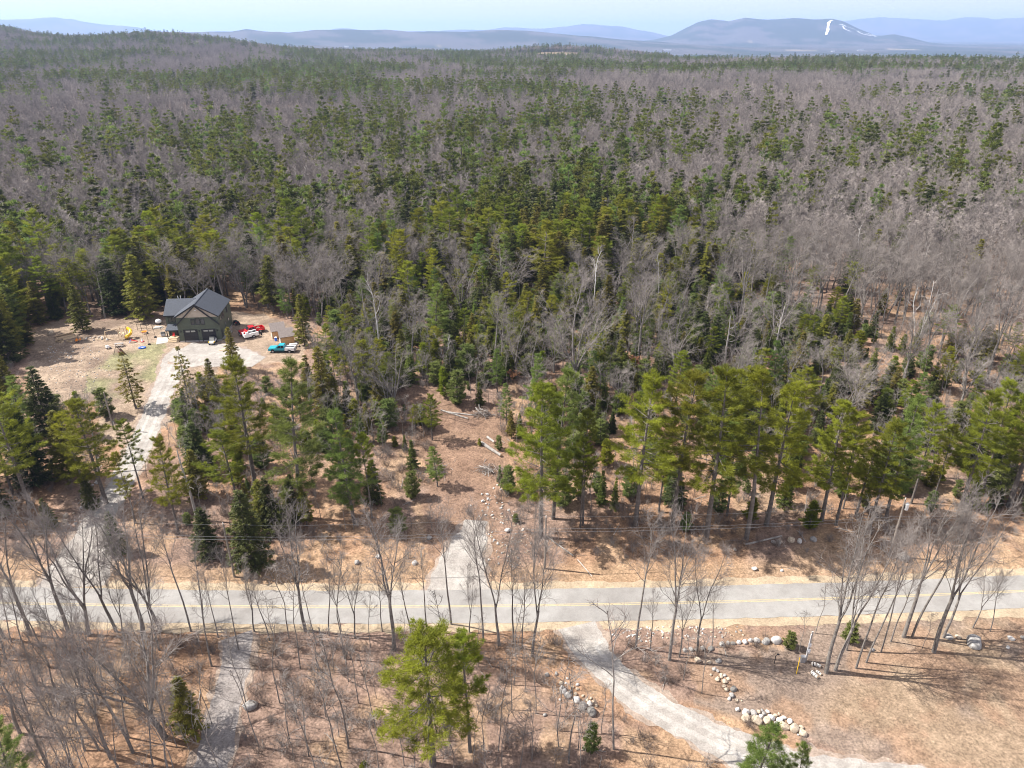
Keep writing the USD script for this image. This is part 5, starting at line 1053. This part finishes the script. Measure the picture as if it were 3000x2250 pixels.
# play tower with the yellow spiral slide
t = thing('play_tower', on(-95.4, 163.6), .15, label='wooden play tower with a yellow spiral tube slide', cat='play set')
for sx in (-.75, .75):
    for sy in (-.75, .75): obj('post', boxm(sx - .06, sx + .06, sy - .06, sy + .06, -.1, 2.9), 'raw_lumber', t)
pl = MB()
for k in range(9): pl.box(-.8, .8, -.8 + k * .178, -.8 + k * .178 + .165, 1.5, 1.55)
obj('platform', pl, 'raw_lumber', t)
for z in (2.0, 2.35): obj('rail', MB().box(-.75, .75, -.80, -.74, z, z + .1).box(-.75, .75, .74, .80, z, z + .1).box(-.80, -.74, -.75, .75, z, z + .1), 'raw_lumber', t)
obj('swing_beam', MB().beam((-.75, 0, 2.6), (-3.6, -.9, 2.3), .12, .14).beam((-3.6, -.9, 2.3), (-4.1, -1.6, 0), .1, .1).beam((-3.6, -.9, 2.3), (-3.8, .2, 0), .1, .1), 'raw_lumber', t)
obj('ladder', MB().beam((-.5, -.8, 1.5), (-.5, -1.7, 0), .07, .09).beam((.3, -.8, 1.5), (.3, -1.7, 0), .07, .09).box(-.5, .3, -1.05, -.97, 1.1, 1.15).box(-.5, .3, -1.3, -1.22, .7, .75).box(-.5, .3, -1.55, -1.47, .3, .35), 'raw_lumber', t)
u = np.linspace(0, 1, 24); th = math.pi * .5 - u * math.pi * 1.45
obj('slide', MB().path(np.c_[1.5 + .85 * np.cos(th) + .12 * u - .55 * (1 - u), -.1 + .75 * np.sin(th) - .2 * u, 2.35 - 2.0 * u], .40, 14), 'yellow_plastic', t, smooth=True)
t = thing('swing_set', on(-91.4, 153.6), .9, label='dark red and black climbing frame beside the lone hemlock on the lawn', cat='play set')
for y in (-1.2, 1.2): obj('frame', MB().bar((-.9, y, 0), (0, y, 1.9), .05).bar((.9, y, 0), (0, y, 1.9), .05).bar((-.45, y, .95), (.45, y, .95), .04), 'black_metal', t)
obj('crossbar', MB().bar((0, -1.3, 1.9), (0, 1.3, 1.9), .055), 'black_metal', t)
for y in (-.6, .5): sw = obj('swing', MB().box(-.18, .18, y - .25, y + .25, .5, .55).bar((0, y - .22, .55), (0, y - .22, 1.9), .012, 4).bar((0, y + .22, .55), (0, y + .22, 1.9), .012, 4), 'maroon_plastic', t)
obj('climbing_panel', MB().beam((.9, 0, .1), (.25, 0, 1.35), 1.3, .08, (1, 0, 0)), 'maroon_plastic', t)
t = thing('picnic_table', on(-94.0, 158.6), .2, label='grey picnic table on the dirt yard', cat='table')
for k in range(5): obj('tabletop_board', boxm(-.95, .95, -.42 + k * .17, -.42 + k * .17 + .155, .72, .76), 'grey_lumber', t)
for s in (-1, 1): obj('bench', boxm(-.95, .95, s * .62, s * .88, .42, .46), 'grey_lumber', t); obj('leg', MB().beam((s * .7, -.75, 0), (s * .7, .3, .72), .08, .08).beam((s * .7, .75, 0), (s * .7, -.3, .72), .08, .08).box(s * .7 - .04, s * .7 + .04, -.88, .88, .36, .42), 'grey_lumber', t)
t = thing('toy_slide', on(-91.6, 161.1), .5, label='small red and blue plastic slide', cat='toy'); obj('chute', MB().beam((-.7, 0, .75), (.7, 0, .12), .45, .08), 'red_plastic', t); obj('steps', MB().beam((-.7, 0, .8), (-1.05, 0, 0), .45, .07, (1, 0, 0)), 'blue_plastic', t)
t = thing('toy_stand', on(-89.8, 161.4), label='white toy cone on a red base beside the patio', cat='toy'); obj('base', trimesh.creation.cylinder(.42, .14, sections=14).apply_translation((0, 0, .07)), 'red_plastic', t); obj('cone', trimesh.creation.cone(.26, .85, sections=14).apply_translation((0, 0, .14)), 'white_plastic', t)
t = thing('paddling_pool', on(-88.0, 157.4), .25, label='small blue and white oval tub on the grass', cat='tub'); obj('rim', MB().add(trimesh.creation.torus(.6, .14, major_sections=24, minor_sections=8).apply_transform(np.diag([1.2, .75, 1.1, 1])).apply_translation((0, 0, .16))), 'blue_plastic', t, smooth=True); obj('floor', trimesh.creation.cylinder(.6, .06, sections=20).apply_transform(np.diag([1.2, .75, 1, 1])).apply_translation((0, 0, .07)), 'white_plastic', t)
for i, (x, y) in enumerate(((-87.3, 159.6), (-87.9, 164.2))):
    t = thing('patio_pole', on(x, y), label=['thin dark pole in a round base at the near corner of the patio', 'thin dark pole in a round base at the back corner of the patio'][i], cat='pole'); obj('base', trimesh.creation.cylinder(.32, .22, sections=14).apply_translation((0, 0, .11)), 'black_metal', t); obj('pole', MB().bar((0, 0, .2), (-.12, 0, 2.5), .035), 'black_metal', t); obj('finial', trimesh.creation.icosphere(1, .07).apply_translation((-.12, 0, 2.53)), 'black_metal', t)
t = thing('grill', on(-86.2, 165.0), .1, label='grey grill standing at the back of the patio', cat='grill'); obj('cabinet', boxm(-.45, .45, -.28, .28, .1, .8), 'metal_grey', t); obj('hood', MB().add(yprism([(-.28, .8), (.28, .8), (.24, 1.1), (-.05, 1.2), (-.24, 1.08)], -.42, .42)), 'black_metal', t); [obj('side_shelf', boxm(a, a + .34, -.22, .22, .76, .8), 'metal_grey', t) for a in (-.8, .46)]
for s in (-.35, .35): wheel(t, s, -.15, .1, .06)
t = thing('wheelbarrow', on(-91.7, 166.6), .3, label='orange wheelbarrow in front of the metal frame', cat='wheelbarrow'); obj('tray', trimesh.convex.convex_hull(np.array([(-.35, -.22, .35), (-.35, .22, .35), (.35, -.2, .35), (.35, .2, .35), (-.55, -.36, .65), (-.55, .36, .65), (.65, -.34, .68), (.65, .34, .68)])), 'orange_plastic', t); obj('handle', MB().bar((.7, -.1, .25), (-1.0, -.3, .6), .025).bar((.7, .1, .25), (-1.0, .3, .6), .025).bar((-.4, -.2, .4), (-.45, -.2, 0), .02).bar((-.4, .2, .4), (-.45, .2, 0), .02), 'black_metal', t); wheel(t, .72, 0, .2, .1)
t = thing('pipe_fence', on(-91.6, 169.2), .14, label='open black metal frame fence left of the house', cat='fence')
for x in (-2.8, -1.9, -.6, .8, 2.7): obj('post', boxm(x - .04, x + .04, -.04, .04, -.1, 1.7), 'black_metal', t)
obj('rail', MB().box(-2.8, 2.7, -.03, .03, 1.6, 1.66).box(-2.8, 2.7, -.03, .03, .35, .41).box(-1.9, -1.84, 0, 1.8, 1.6, 1.66), 'black_metal', t)
t = thing('stacked_slabs', on(-90.0, 170.6), .2, label='stack of pale panels inside the black metal frame', cat='panels')
for k, (w, z) in enumerate(((1.1, 0), (.95, .12), (.8, .24))): obj('panel', boxm(-w, w, -.7 + .1 * k, .6 - .1 * k, z, z + .1), 'pale_trim' if k != 1 else 'grey_lumber', t)
t = thing('toy_cart', on(-95.9, 157.2), .8, label='little white and grey toy cart on the dirt', cat='toy'); obj('body', trimesh.convex.convex_hull(np.array([(-.5, -.28, .3), (-.5, .28, .3), (.5, -.28, .3), (.5, .28, .3), (-.45, -.25, .8), (-.45, .25, .8), (.1, -.25, .85), (.1, .25, .85)])), 'white_plastic', t)
for x in (-.35, .35):
    for s in (-.25, .25): wheel(t, x, s, .16, .08)
def bed(x, y, rz, L, w, label, fill='soil'):
    t = thing('garden_bed', on(x, y), rz, label=label, cat='garden bed')
    for a in ((-L / 2, L / 2, -w / 2 - .05, -w / 2), (-L / 2, L / 2, w / 2, w / 2 + .05), (-L / 2 - .05, -L / 2, -w / 2, w / 2), (L / 2, L / 2 + .05, -w / 2, w / 2)): obj('board', boxm(*a, -.05, .36), 'raw_lumber', t)
    obj('soil', boxm(-L / 2, L / 2, -w / 2, w / 2, -.05, .17), fill, t)
bed(-110.7, 165.0, .72, 3.6, 1.7, 'largest raised garden bed, a bare timber frame'); bed(-108.6, 163.6, .72, 3.0, .5, 'narrow raised bed right of the largest one'); bed(-109.9, 161.4, -.45, 2.2, .6, 'long low bed frame nearest the lawn'); bed(-107.5, 161.4, -.2, 1.1, .5, 'short bed frame beside the orange toy loader')
t = thing('toy_loader', on(-105.6, 161.2), .4, label='small orange toy loader beside the garden beds', cat='toy'); obj('body', MB().box(-.3, .3, -.2, .2, .2, .55).box(-.1, .25, -.15, .15, .55, .85), 'orange_plastic', t); obj('arm', MB().bar((.25, 0, .4), (.8, 0, .75), .05).box(.7, .95, -.25, .25, .45, .75), 'orange_plastic', t)
for x in (-.2, .2):
    for s in (-.22, .22): wheel(t, x, s, .17, .1)
t = thing('plank', on(-99.6, 162.9), .25, label='long pale plank on the ground beside the yard rock heap', cat='plank'); obj('board', boxm(-1.9, 1.9, -.12, .12, .02, .09), 'raw_lumber', t)
t = thing('lumber_stack', on(-67.5, 156.4), .05, label='stack of boards on the ground right of the garage apron', cat='lumber')
for k in range(5): obj('board', boxm(-1.8 + .15 * k, 1.9 - .1 * k, -.55 + k * .24, -.34 + k * .24, .02, .1 + .03 * (k % 2)), 'raw_lumber', t)

# ---------------------------------------------------------------- poles and wires
def utility_pole(name, base, h, label, extra=None, rz=0):
    b = G(*base); t = thing(name, (b[0], b[1], b[2]), rz, label=label, cat='utility pole')
    obj('pole', MB().bar((0, 0, -.5), (0, 0, h), .17, 10, .115), 'pole_wood', t, smooth=35)
    if extra != 'low':
        obj('insulator', MB().bar((0, 0, h), (0, 0, h + .28), .05, 8, .035), 'white_plastic', t)
        obj('bracket', MB().bar((.1, -.1, h - 1.3), (.1, -.35, h - 1.3), .03).bar((.1, -.1, h - 1.9), (.1, -.32, h - 1.9), .03), 'black_metal', t)
    if extra == 'can':
        obj('transformer', MB().bar((.42, -.12, h - 1.75), (.42, -.12, h - .8), .28, 14).bar((.42, -.12, h - .8), (.42, -.12, h - .72), .24, 14).bar((.33, -.12, h - .72), (.33, -.12, h - .5), .04).bar((.51, -.12, h - .72), (.51, -.12, h - .5), .04), 'galvanised', t, smooth=35)
        obj('hanger', MB().box(.05, .2, -.2, -.04, h - 1.6, h - .95), 'black_metal', t)
    if extra == 'low': obj('meter_box', boxm(.12, .3, -.14, .14, 1.1, 1.8), 'metal_grey', t)
    return b
pa = utility_pole('utility_pole', (687, 1690), 9.6, 'leaning grey utility pole at the left, before the dark hemlocks')
pb = utility_pole('utility_pole', (1596, 1666), 9.4, 'bare utility pole in the middle of the far verge, casting a thin shadow')
pc = utility_pole('utility_pole', (2605, 1628), 10.4, 'utility pole with a grey transformer can near the right', 'can')
pd = utility_pole('utility_pole', (334, 1259), 8.2, 'shorter service pole beside the driveway lawn', 'low')
pl_, pr_ = np.array([-75., road_y(-75) + 9, .5]), np.array([95., road_y(95) + 8, .8])
runs = [(pl_ - [20, 0, 0], pa), (pa, pb), (pb, pc), (pc, pr_)]
for nm, dz, off, rad in (('upper', 9.45, 0., .010), ('middle', 7.6, -.33, .016), ('lower', 7.05, -.3, .018)):
    pts = []
    for a, b in runs:
        for u in np.linspace(0, 1, 15)[:-1]:
            p = a + (b - a) * u; pts.append((p[0], p[1] + off, a[2] + dz + (b[2] - a[2]) * u - 2.2 * u * (1 - u)))
    pts.append((pr_[0], pr_[1] + off, pr_[2] + dz))
    obj('overhead_wire', MB().path(pts, rad, 4), 'wire_metal', label=f'{nm} overhead wire strung along the far roadside poles', cat='wire')
b = G(2360, 1936)
t = thing('meter_post', b, label='weathered service post with meter boxes beside the yellow guy marker', cat='post')
obj('post', MB().box(-.1, .1, -.09, .09, -.3, 5.0), 'dead_wood', t); obj('conduit', MB().bar((-.14, -.1, 0), (-.14, -.1, 4.6), .045, 8), 'white_plastic', t)
obj('meter', MB().box(-.22, .2, -.24, -.09, 1.5, 2.15).bar((0, -.24, 1.9), (0, -.34, 1.9), .12, 12), 'galvanised', t); obj('switch_box', boxm(-.2, .16, -.22, -.09, 2.6, 3.1), 'galvanised', t); obj('cabinet', boxm(-.75, -.2, -.35, .1, 0, .95), 'metal_grey', t)
b = G(2333, 1974); t = thing('guy_marker', b, label='yellow guy wire marker leaning by the service post', cat='marker'); obj('sleeve', MB().bar((0, 0, 0), (.35, .7, 2.1), .045, 8), 'yellow_plastic', t); obj('anchor', MB().bar((0, 0, -.2), (0, 0, .12), .03, 6), 'black_metal', t)
b = G(2268, 1944); t = thing('lane_lamp', b, label='short black lamp post standing alone on the lawn', cat='lamp'); obj('post', MB().bar((0, 0, 0), (0, 0, 1.35), .05, 8), 'black_metal', t); obj('arm', MB().bar((0, 0, 1.3), (.28, .15, 1.45), .035, 6).box(.2, .48, .05, .25, 1.4, 1.5), 'black_metal', t)

# ---------------------------------------------------------------- stones
def rock(seed):
    rng = RNG(seed); m = trimesh.creation.icosphere(2, 1.0); v = m.vertices
    for _ in range(7):
        n = unit(rng.normal(0, 1, 3)); c = rng.uniform(.62, .9); dd = v @ n; v = v - np.outer(np.maximum(dd - c, 0), n) * .9
    v = v * (1 + .13 * (meshkit.fbm(v * 1.8 + seed, 3, seed) - .5)[:, None]); v = v * rng.uniform(.8, 1.15, 3) * [1.1, .95, .82]; m.vertices = v; return m
for i in range(5):
    for tone in ('grey', 'tan', 'white', 'dark'):
        k = f'{tone}_rock_{"abcde"[i]}'; UsdGeom.Xform.Define(stage, f'/World/library/{k}'); usdkit.mesh(stage, f'/World/library/{k}/stone', rock(200 + i), LOOK['rock_' + tone], smooth=True)
rr = RNG(31)
TONE = {'g': ('grey', 'grey lichened'), 't': ('tan', 'tan rounded'), 'w': ('white', 'pale white'), 'd': ('dark', 'dark')}
def stone(p, w, tone, label, group=None, name='boulder', sink=.25):
    x = UsdGeom.Xform.Define(stage, numbered('/World', name)); r = w / 2
    x.AddTranslateOp().Set(Gf.Vec3d(float(p[0]), float(p[1]), float(T(p[0], p[1])) + r * .8 * (1 - 2 * sink))); x.AddRotateXYZOp().Set(Gf.Vec3f(*map(float, rr.uniform(-14, 14, 2)), float(rr.uniform(0, 360)))); x.AddScaleOp().Set(Gf.Vec3f(r, r, r))
    pr = x.GetPrim(); pr.GetReferences().AddInternalReference(f'/World/library/{TONE[tone][0]}_rock_{"abcde"[rr.integers(5)]}'); pr.SetInstanceable(True)
    return data(pr, label=label, cat='boulder' if w > .7 else 'stone', group=group)
def heap(pts, f, ox, oy, k, place, names=()):
    for i, (a, b, w, tone) in enumerate(pts):
        p = G(ox + a / f, oy + (b + w * .25) / f); nm = dict(names).get(i)
        lab = nm or f'{TONE[tone][1]} {"boulder" if w / k > .7 else "stone"} {place}'
        stone(p, w / k, tone, lab, None if nm else f'{TONE[tone][1]} {"boulders" if w / k > .7 else "stones"} {place}')
heap([(395, 840, 100, 'w'), (560, 890, 140, 'w'), (710, 910, 150, 'g'), (815, 885, 80, 't'), (880, 860, 60, 'g'), (985, 890, 80, 'w'), (565, 1000, 180, 't'), (770, 1050, 210, 't'), (855, 980, 100, 'w'), (915, 930, 90, 'g'), (970, 1050, 160, 't'), (1055, 1000, 130, 'w'), (1140, 960, 80, 't'), (1210, 930, 60, 't'), (1215, 1050, 140, 'w'), (1290, 1000, 100, 'w'), (1155, 1110, 90, 'g'), (1310, 1160, 170, 't'), (1415, 1075, 120, 'w'), (1505, 1200, 190, 't'), (1640, 1190, 90, 't'), (1665, 1290, 150, 't'), (1580, 1340, 40, 'w')],
     6.6375, 2100, 1950, 150, 'in the low rock wall beside the gravel lane', {0: 'round white boulder at the left end of the lane rock wall', 7: 'largest tan boulder in the lane rock wall', 21: 'tan boulder at the right end of the lane rock wall', 1: 'square white boulder on top of the lane rock wall', 2: 'grey peaked boulder on top of the lane rock wall', 19: 'big round tan boulder near the right end of the lane rock wall'}.items())
heap([(240, 640, 80, 'w'), (390, 670, 70, 't'), (285, 560, 110, 'g'), (320, 440, 130, 'd'), (185, 455, 90, 't'), (135, 390, 80, 't'), (150, 180, 70, 'w'), (160, 300, 100, 't'), (90, 200, 80, 't'), (215, 250, 90, 't'), (485, 680, 40, 't'), (20, 240, 80, 't')], 6.6375, 2100, 1950, 150, 'in the line of rocks crossing the lawn', {3: 'dark block of stone in the middle of the lawn rock line', 0: 'white stone at the lower end of the lawn rock line'}.items())
heap([(345, 135, 60, 'g'), (400, 128, 48, 'g'), (445, 130, 48, 'd'), (497, 120, 50, 'w'), (548, 115, 60, 'w'), (600, 105, 50, 'w'), (655, 102, 68, 'w'), (735, 108, 80, 'g'), (825, 98, 104, 'w'), (130, 275, 65, 't'), (235, 300, 44, 't'), (175, 170, 55, 'g'), (75, 180, 50, 'g'), (250, 175, 62, 'd'), (120, 190, 44, 'd'), (20, 190, 50, 'g')], 3.024, 2000, 1840, 72, 'in the row of boulders along the top of the lawn', {8: 'biggest white boulder, right end of the boulder row by the round bush', 7: 'long grey boulder next to the biggest white one'}.items())
heap([(250, 410, 28, 't'), (305, 455, 45, 't'), (310, 375, 35, 'g'), (280, 360, 45, 'g'), (340, 410, 40, 't'), (370, 465, 50, 't'), (375, 415, 32, 'g'), (315, 285, 55, 'g')], 3.024, 2000, 1840, 72, 'at the upper end of the lawn rock line')
heap([(350, 590, 90, 'w'), (490, 695, 90, 'w'), (550, 760, 95, 'g'), (625, 735, 65, 'w'), (645, 815, 110, 'd'), (330, 525, 50, 't'), (500, 545, 40, 'w'), (450, 570, 34, 't'), (395, 480, 28, 'w'), (185, 440, 55, 'g'), (400, 650, 80, 'g'), (480, 640, 44, 't'), (555, 660, 38, 't'), (600, 700, 38, 't'), (670, 720, 44, 't'), (695, 760, 40, 't'), (640, 685, 34, 't'), (380, 530, 28, 'w'), (500, 590, 38, 't'), (320, 700, 28, 'w'), (430, 610, 40, 'g'), (280, 430, 44, 'g')],
     3.524, 1550, 1850, 84, 'in the rock heap left of the gravel lane', {4: 'darkest boulder at the lower end of the rock heap left of the lane', 1: 'white striped boulder in the rock heap left of the lane'}.items())
for (sx, sy, w, tone, lab) in [(1596, 2096, .5, 'g', 'single grey stone on the leaf litter left of the lane rock heap'), (2776, 1868, 1.15, 'g', 'grey boulder beside the pair of dark leaning trunks at the right'), (2806, 1868, .75, 't', 'smaller tan boulder touching the grey one at the right trunks'), (2852, 1888, 2.1, 'g', 'huge grey boulder standing out on the right side of the lawn'), (2960, 1872, .9, 'w', 'white boulder right of the huge grey one'), (2996, 1870, .8, 'g', 'grey boulder cut by the right edge'), (2952, 1898, .5, 'w', 'small white stone below the white boulder at the right'), (2555, 1905, .6, 'g', 'grey stone behind the crooked roadside trunks'),
    (732, 2072, 1.7, 'g', 'big grey boulder right of the footpath'), (2266, 1590, .75, 'w', 'white boulder at the left end of the bank row'), (2282, 1590, .85, 'w', 'second white boulder of the bank row'), (2317, 1585, 1.2, 't', 'tan flat boulder of the bank row'), (2342, 1588, .95, 'w', 'pale boulder right of the tan one in the bank row'), (2382, 1583, 1.1, 'g', 'grey boulder at the right end of the bank row'), (2646, 1636, 1.7, 'g', 'grey ribbed boulder at the foot of the transformer pole'), (2210, 1668, .85, 'w', 'upright white stone on the right road bank'), (2153, 1612, .6, 'w', 'white stone under the pale trunks'), (2290, 1673, .5, 'w', 'little white stone on the verge'),
    (515, 1230, 1.0, 'w', 'left white boulder of the pair beside the driveway'), (528, 1232, 1.25, 'w', 'right white boulder of the pair beside the driveway'), (498, 1235, .6, 't', 'small tan stone left of the driveway boulder pair'), (149, 980, 2.0, 't', 'yellowish boulder at the left side of the house yard'), (1046, 1650, .9, 'g', 'grey stone on the far verge left of the turnout'), (1215, 1652, .95, 'w', 'pale stone on the far verge nearest the turnout'), (1107, 1633, .85, 'w', 'white stone on the far verge under the wide bare tree'), (1257, 1578, .9, 'g', 'grey stone in the shadow left of the turnout'), (1487, 1556, 1.0, 'w', 'white stone right of the gravel turnout'), (2330, 945, 3.0, 'g', 'grey rock outcrop among the spruces at the right'), (194, 1513, .9, 't', 'tan stone at the left verge of the driveway'), (192, 1530, .9, 't', 'second tan stone at the left verge of the driveway'), (2000, 1470, .6, 'w', 'white stone on the litter behind the roadside pines')]:
    stone(G(sx, sy), w, tone, lab)
for (a, b, w) in [(1830, 690, 22), (1875, 690, 26), (1880, 730, 28), (1835, 745, 32), (1925, 640, 18), (1985, 650, 24), (2020, 660, 20), (2010, 640, 20), (1955, 615, 20), (1865, 765, 18), (1930, 1060, 22), (1910, 860, 22), (1990, 800, 18), (2045, 820, 22), (1885, 1220, 20), (1740, 780, 16), (1960, 1090, 24), (1860, 855, 18)]:
    stone(G(750 + a / 2.765, 1200 + b / 2.765), w / 46, 'w', 'small white stone on the right slope of the clearing', 'white stones on the clearing slope', 'stone')
for i in range(16):
    p = G(541 + rr.uniform(-28, 32) - 0, 1094) if False else (-102.2 + rr.normal(0, 1.3), 163.4 + rr.normal(0, .5)); stone(p, rr.uniform(.35, .75), 'wtg'[i % 3], 'grey or tan stone in the yard rock heap', 'stones of the yard rock heap', 'stone')
def scree(name, poly, n, w0, w1, label, seed):
    rng = RNG(seed); P = Polygon(GP(poly)); x0, y0, x1, y1 = P.bounds; pts = []
    while len(pts) < n:
        q = rng.uniform((x0, y0), (x1, y1))
        if P.contains(Point(q)): pts.append(q)
    pts = np.array(pts); w = rng.uniform(w0, w1, n) ** 1.0 / 2
    keys = ['white_rock_a', 'tan_rock_b', 'grey_rock_c']
    swarm(name, keys, np.c_[pts, T(pts[:, 0], pts[:, 1]) + w * .3], np.c_[w, w, w], rng.integers(0, 3, n), label, 'rubble', rng)
scree('rubble', [(1790, 1838), (2180, 1835), (2190, 1862), (1900, 1885), (1790, 1865)], 150, .10, .36, 'scattered small stones on the strip between road and boulder row', 1)
scree('rubble', [(1420, 1440), (1500, 1470), (1560, 1600), (1500, 1690), (1420, 1640), (1400, 1520)], 150, .12, .40, 'scattered small stones on the slope right of the turnout', 2)
scree('rubble', [(150, 1000), (300, 1020), (330, 1100), (150, 1160), (120, 1080)], 220, .10, .34, 'scattered pebbles on the bare yard', 3)
scree('rubble', [(200, 1500), (290, 1330), (310, 1340), (240, 1530), (190, 1570)], 50, .2, .6, 'rubble along the left verge of the driveway', 4)

# ---------------------------------------------------------------- logs and brush heaps
def log(p, q, r, mat, label, name='log', cat='log'):
    a, b = np.array(G(*p)), np.array(G(*q)); c = (a + b) / 2; a = a + [0, 0, r * .8]; b = b + [0, 0, r * .8]
    t = thing(name, c, label=label, cat=cat); n = 7; u = np.linspace(0, 1, n)[:, None]; P = a + (b - a) * u + RNG(int(p[0])).normal(0, r * .12, (n, 3)) - c
    obj('trunk', MB().path(P, np.linspace(r, r * .8, n), 9), mat, t, smooth=50)
    d = unit(b - a); 
    for e, s, rr_ in ((P[0], -1, r), (P[-1], 1, r * .8)): obj('cut_end', MB().bar(e - d * .01, e + d * s * .03, rr_ * .96, 9), 'raw_lumber', t)
log((1410, 1300), (1468, 1338), .34, 'dead_wood', 'bigger of the two bleached logs on the right side of the clearing'); log((1428, 1283), (1448, 1298), .26, 'dead_wood', 'shorter of two bleached logs, behind the bigger one')
log((1292, 1203), (1372, 1228), .17, 'dead_wood', 'long thin log at the upper right of the clearing, nearest'); log((1310, 1208), (1395, 1219), .14, 'dead_wood', 'thin log lying against the root heap'); log((1256, 1189), (1274, 1193), .14, 'dead_wood', 'short white stick at the head of the clearing')
log((1602, 1573), (1680, 1630), .13, 'dead_wood', 'fallen bleached trunk sloping down the bank beside the bare pole'); log((2182, 1597), (2290, 1572), .16, 'dead_wood', 'fallen trunk lying along the bank above the white boulders'); log((1692, 1640), (1735, 1690), .08, 'dead_wood', 'fallen branch on the verge below the bank')
log((2376, 1972), (2394, 1988), .27, 'rock_white', 'larger white block lying below the service post', 'granite_post', 'stone block'); log((2391, 1968), (2405, 1979), .19, 'rock_white', 'smaller white block lying beside the larger one', 'granite_post', 'stone block'); log((2380, 1948), (2402, 1955), .26, 'rock_white', 'pale block nearest the service post', 'granite_post', 'stone block')
def heap_of(p, L, w, h, n, mat, label, seed, ang=0., r=.05):
    c = G(*p); rng = RNG(seed); t = thing('brush_heap', c, ang, label=label, cat='brush heap')
    for nm, k, rad, ml in (('branch', n, r, L * .55), ('twigs', n * 5, r * .35, L * .35)):
        s = Segs()
        for i in range(k):
            o = np.r_[rng.normal(0, L * .2), rng.normal(0, w * .25), 0]; o[2] = abs(rng.normal(0, h * .35)) * math.exp(-(o[0] / L * 2) ** 2) + .08
            d = unit(np.r_[rng.normal(.2, 1), rng.normal(0, .8), rng.normal(0, .28)]); s.poly(grow(rng, o - d * ml / 2, d, ml * rng.uniform(.5, 1.2), 4, .12, 0), rad * rng.uniform(.6, 1.4), rad * .3, 4)
        obj(nm, s.mesh(), mat if nm == 'branch' else 'brush_wood', t, kind='stuff')
heap_of((1283, 1385), 5.0, 4.2, 1.7, 46, 'dead_wood', 'large grey brush heap on the left side of the clearing', 1, .9, .055)
heap_of((1428, 1378), 4.4, 3.0, 1.2, 34, 'dead_wood', 'low brush heap on the right side of the clearing', 2, .1, .06)
heap_of((1415, 1216), 4.2, 2.4, 1.5, 40, 'dead_wood', 'bleached root heap at the upper right of the clearing', 3, .1, .08)
heap_of((1130, 1400), 5.0, 4.0, 1.8, 40, 'brush_wood', 'dark tangle of brush left of the turnout', 4, .5, .05)
heap_of((1500, 1590), 4.5, 3.0, .9, 26, 'brush_wood', 'loose brush on the bank behind the bare pole', 5, .2, .04)
heap_of((1370, 1905), 4.5, 2.6, 1.0, 34, 'brush_wood', 'brown brush pile between the near pines and the road', 6, .1, .04)

# ---------------------------------------------------------------- far farms
def hit(sx, sy, d0=900, d1=16000):
    d = ray(sx, sy); h = np.hypot(d[0], d[1]); ks = np.linspace(d0, d1, 6000) / h; bad = np.nonzero(T(d[0] * ks, d[1] * ks) > CAM_H + d[2] * ks)[0]; k = ks[bad[0]] if len(bad) else d1 / h
    return np.array([d[0] * k, d[1] * k, float(T(d[0] * k, d[1] * k))])
for i, (sx, sy, w, lab) in enumerate([(572, 135, 26, 'white house on the shoulder of the left wooded hill'), (1955, 148, 70, 'long white farm building out on the plain, middle right'), (2522, 149, 60, 'white farm building with a grey roof out on the right of the plain'), (1015, 138, 40, 'pale house among the far woods left of middle'), (2440, 152, 40, 'low pale barn left of the white farm building on the plain')]):
    p = hit(sx, sy); t = thing('farm_building', p, .2 * i - .3, label=lab, cat='building')
    obj('wall', MB().prism([(-w / 2, -3), (w / 2, -3), (w / 2, 6), (-w / 2, 6)], -7, 7), 'white_paint', t); obj('roof', MB().add(yprism([(-8, 5.6), (8, 5.6), (0, 11)], -w / 2 - .6, w / 2 + .6)), 'metal_grey', t)
    for k in range(4): obj('window', boxm(-w * .4 + k * w * .25, -w * .4 + k * w * .25 + 2, -7.1, -6.9, 1.5, 3.8), 'dark_glass', t)
# ---------------------------------------------------------------- the air
look('haze_look', {'v': ('principled_volume', {'color': (.44, .61, 1.0), 'density': HAZE, 'anisotropy': 0.2})}, [], None, 'v.volume')
hb = MB().box(-33000, 33000, -3000, 47000, -140, 640)
obj('haze', hb, 'haze_look', kind='stuff', label='thin blue haze over the far hills', cat='haze')
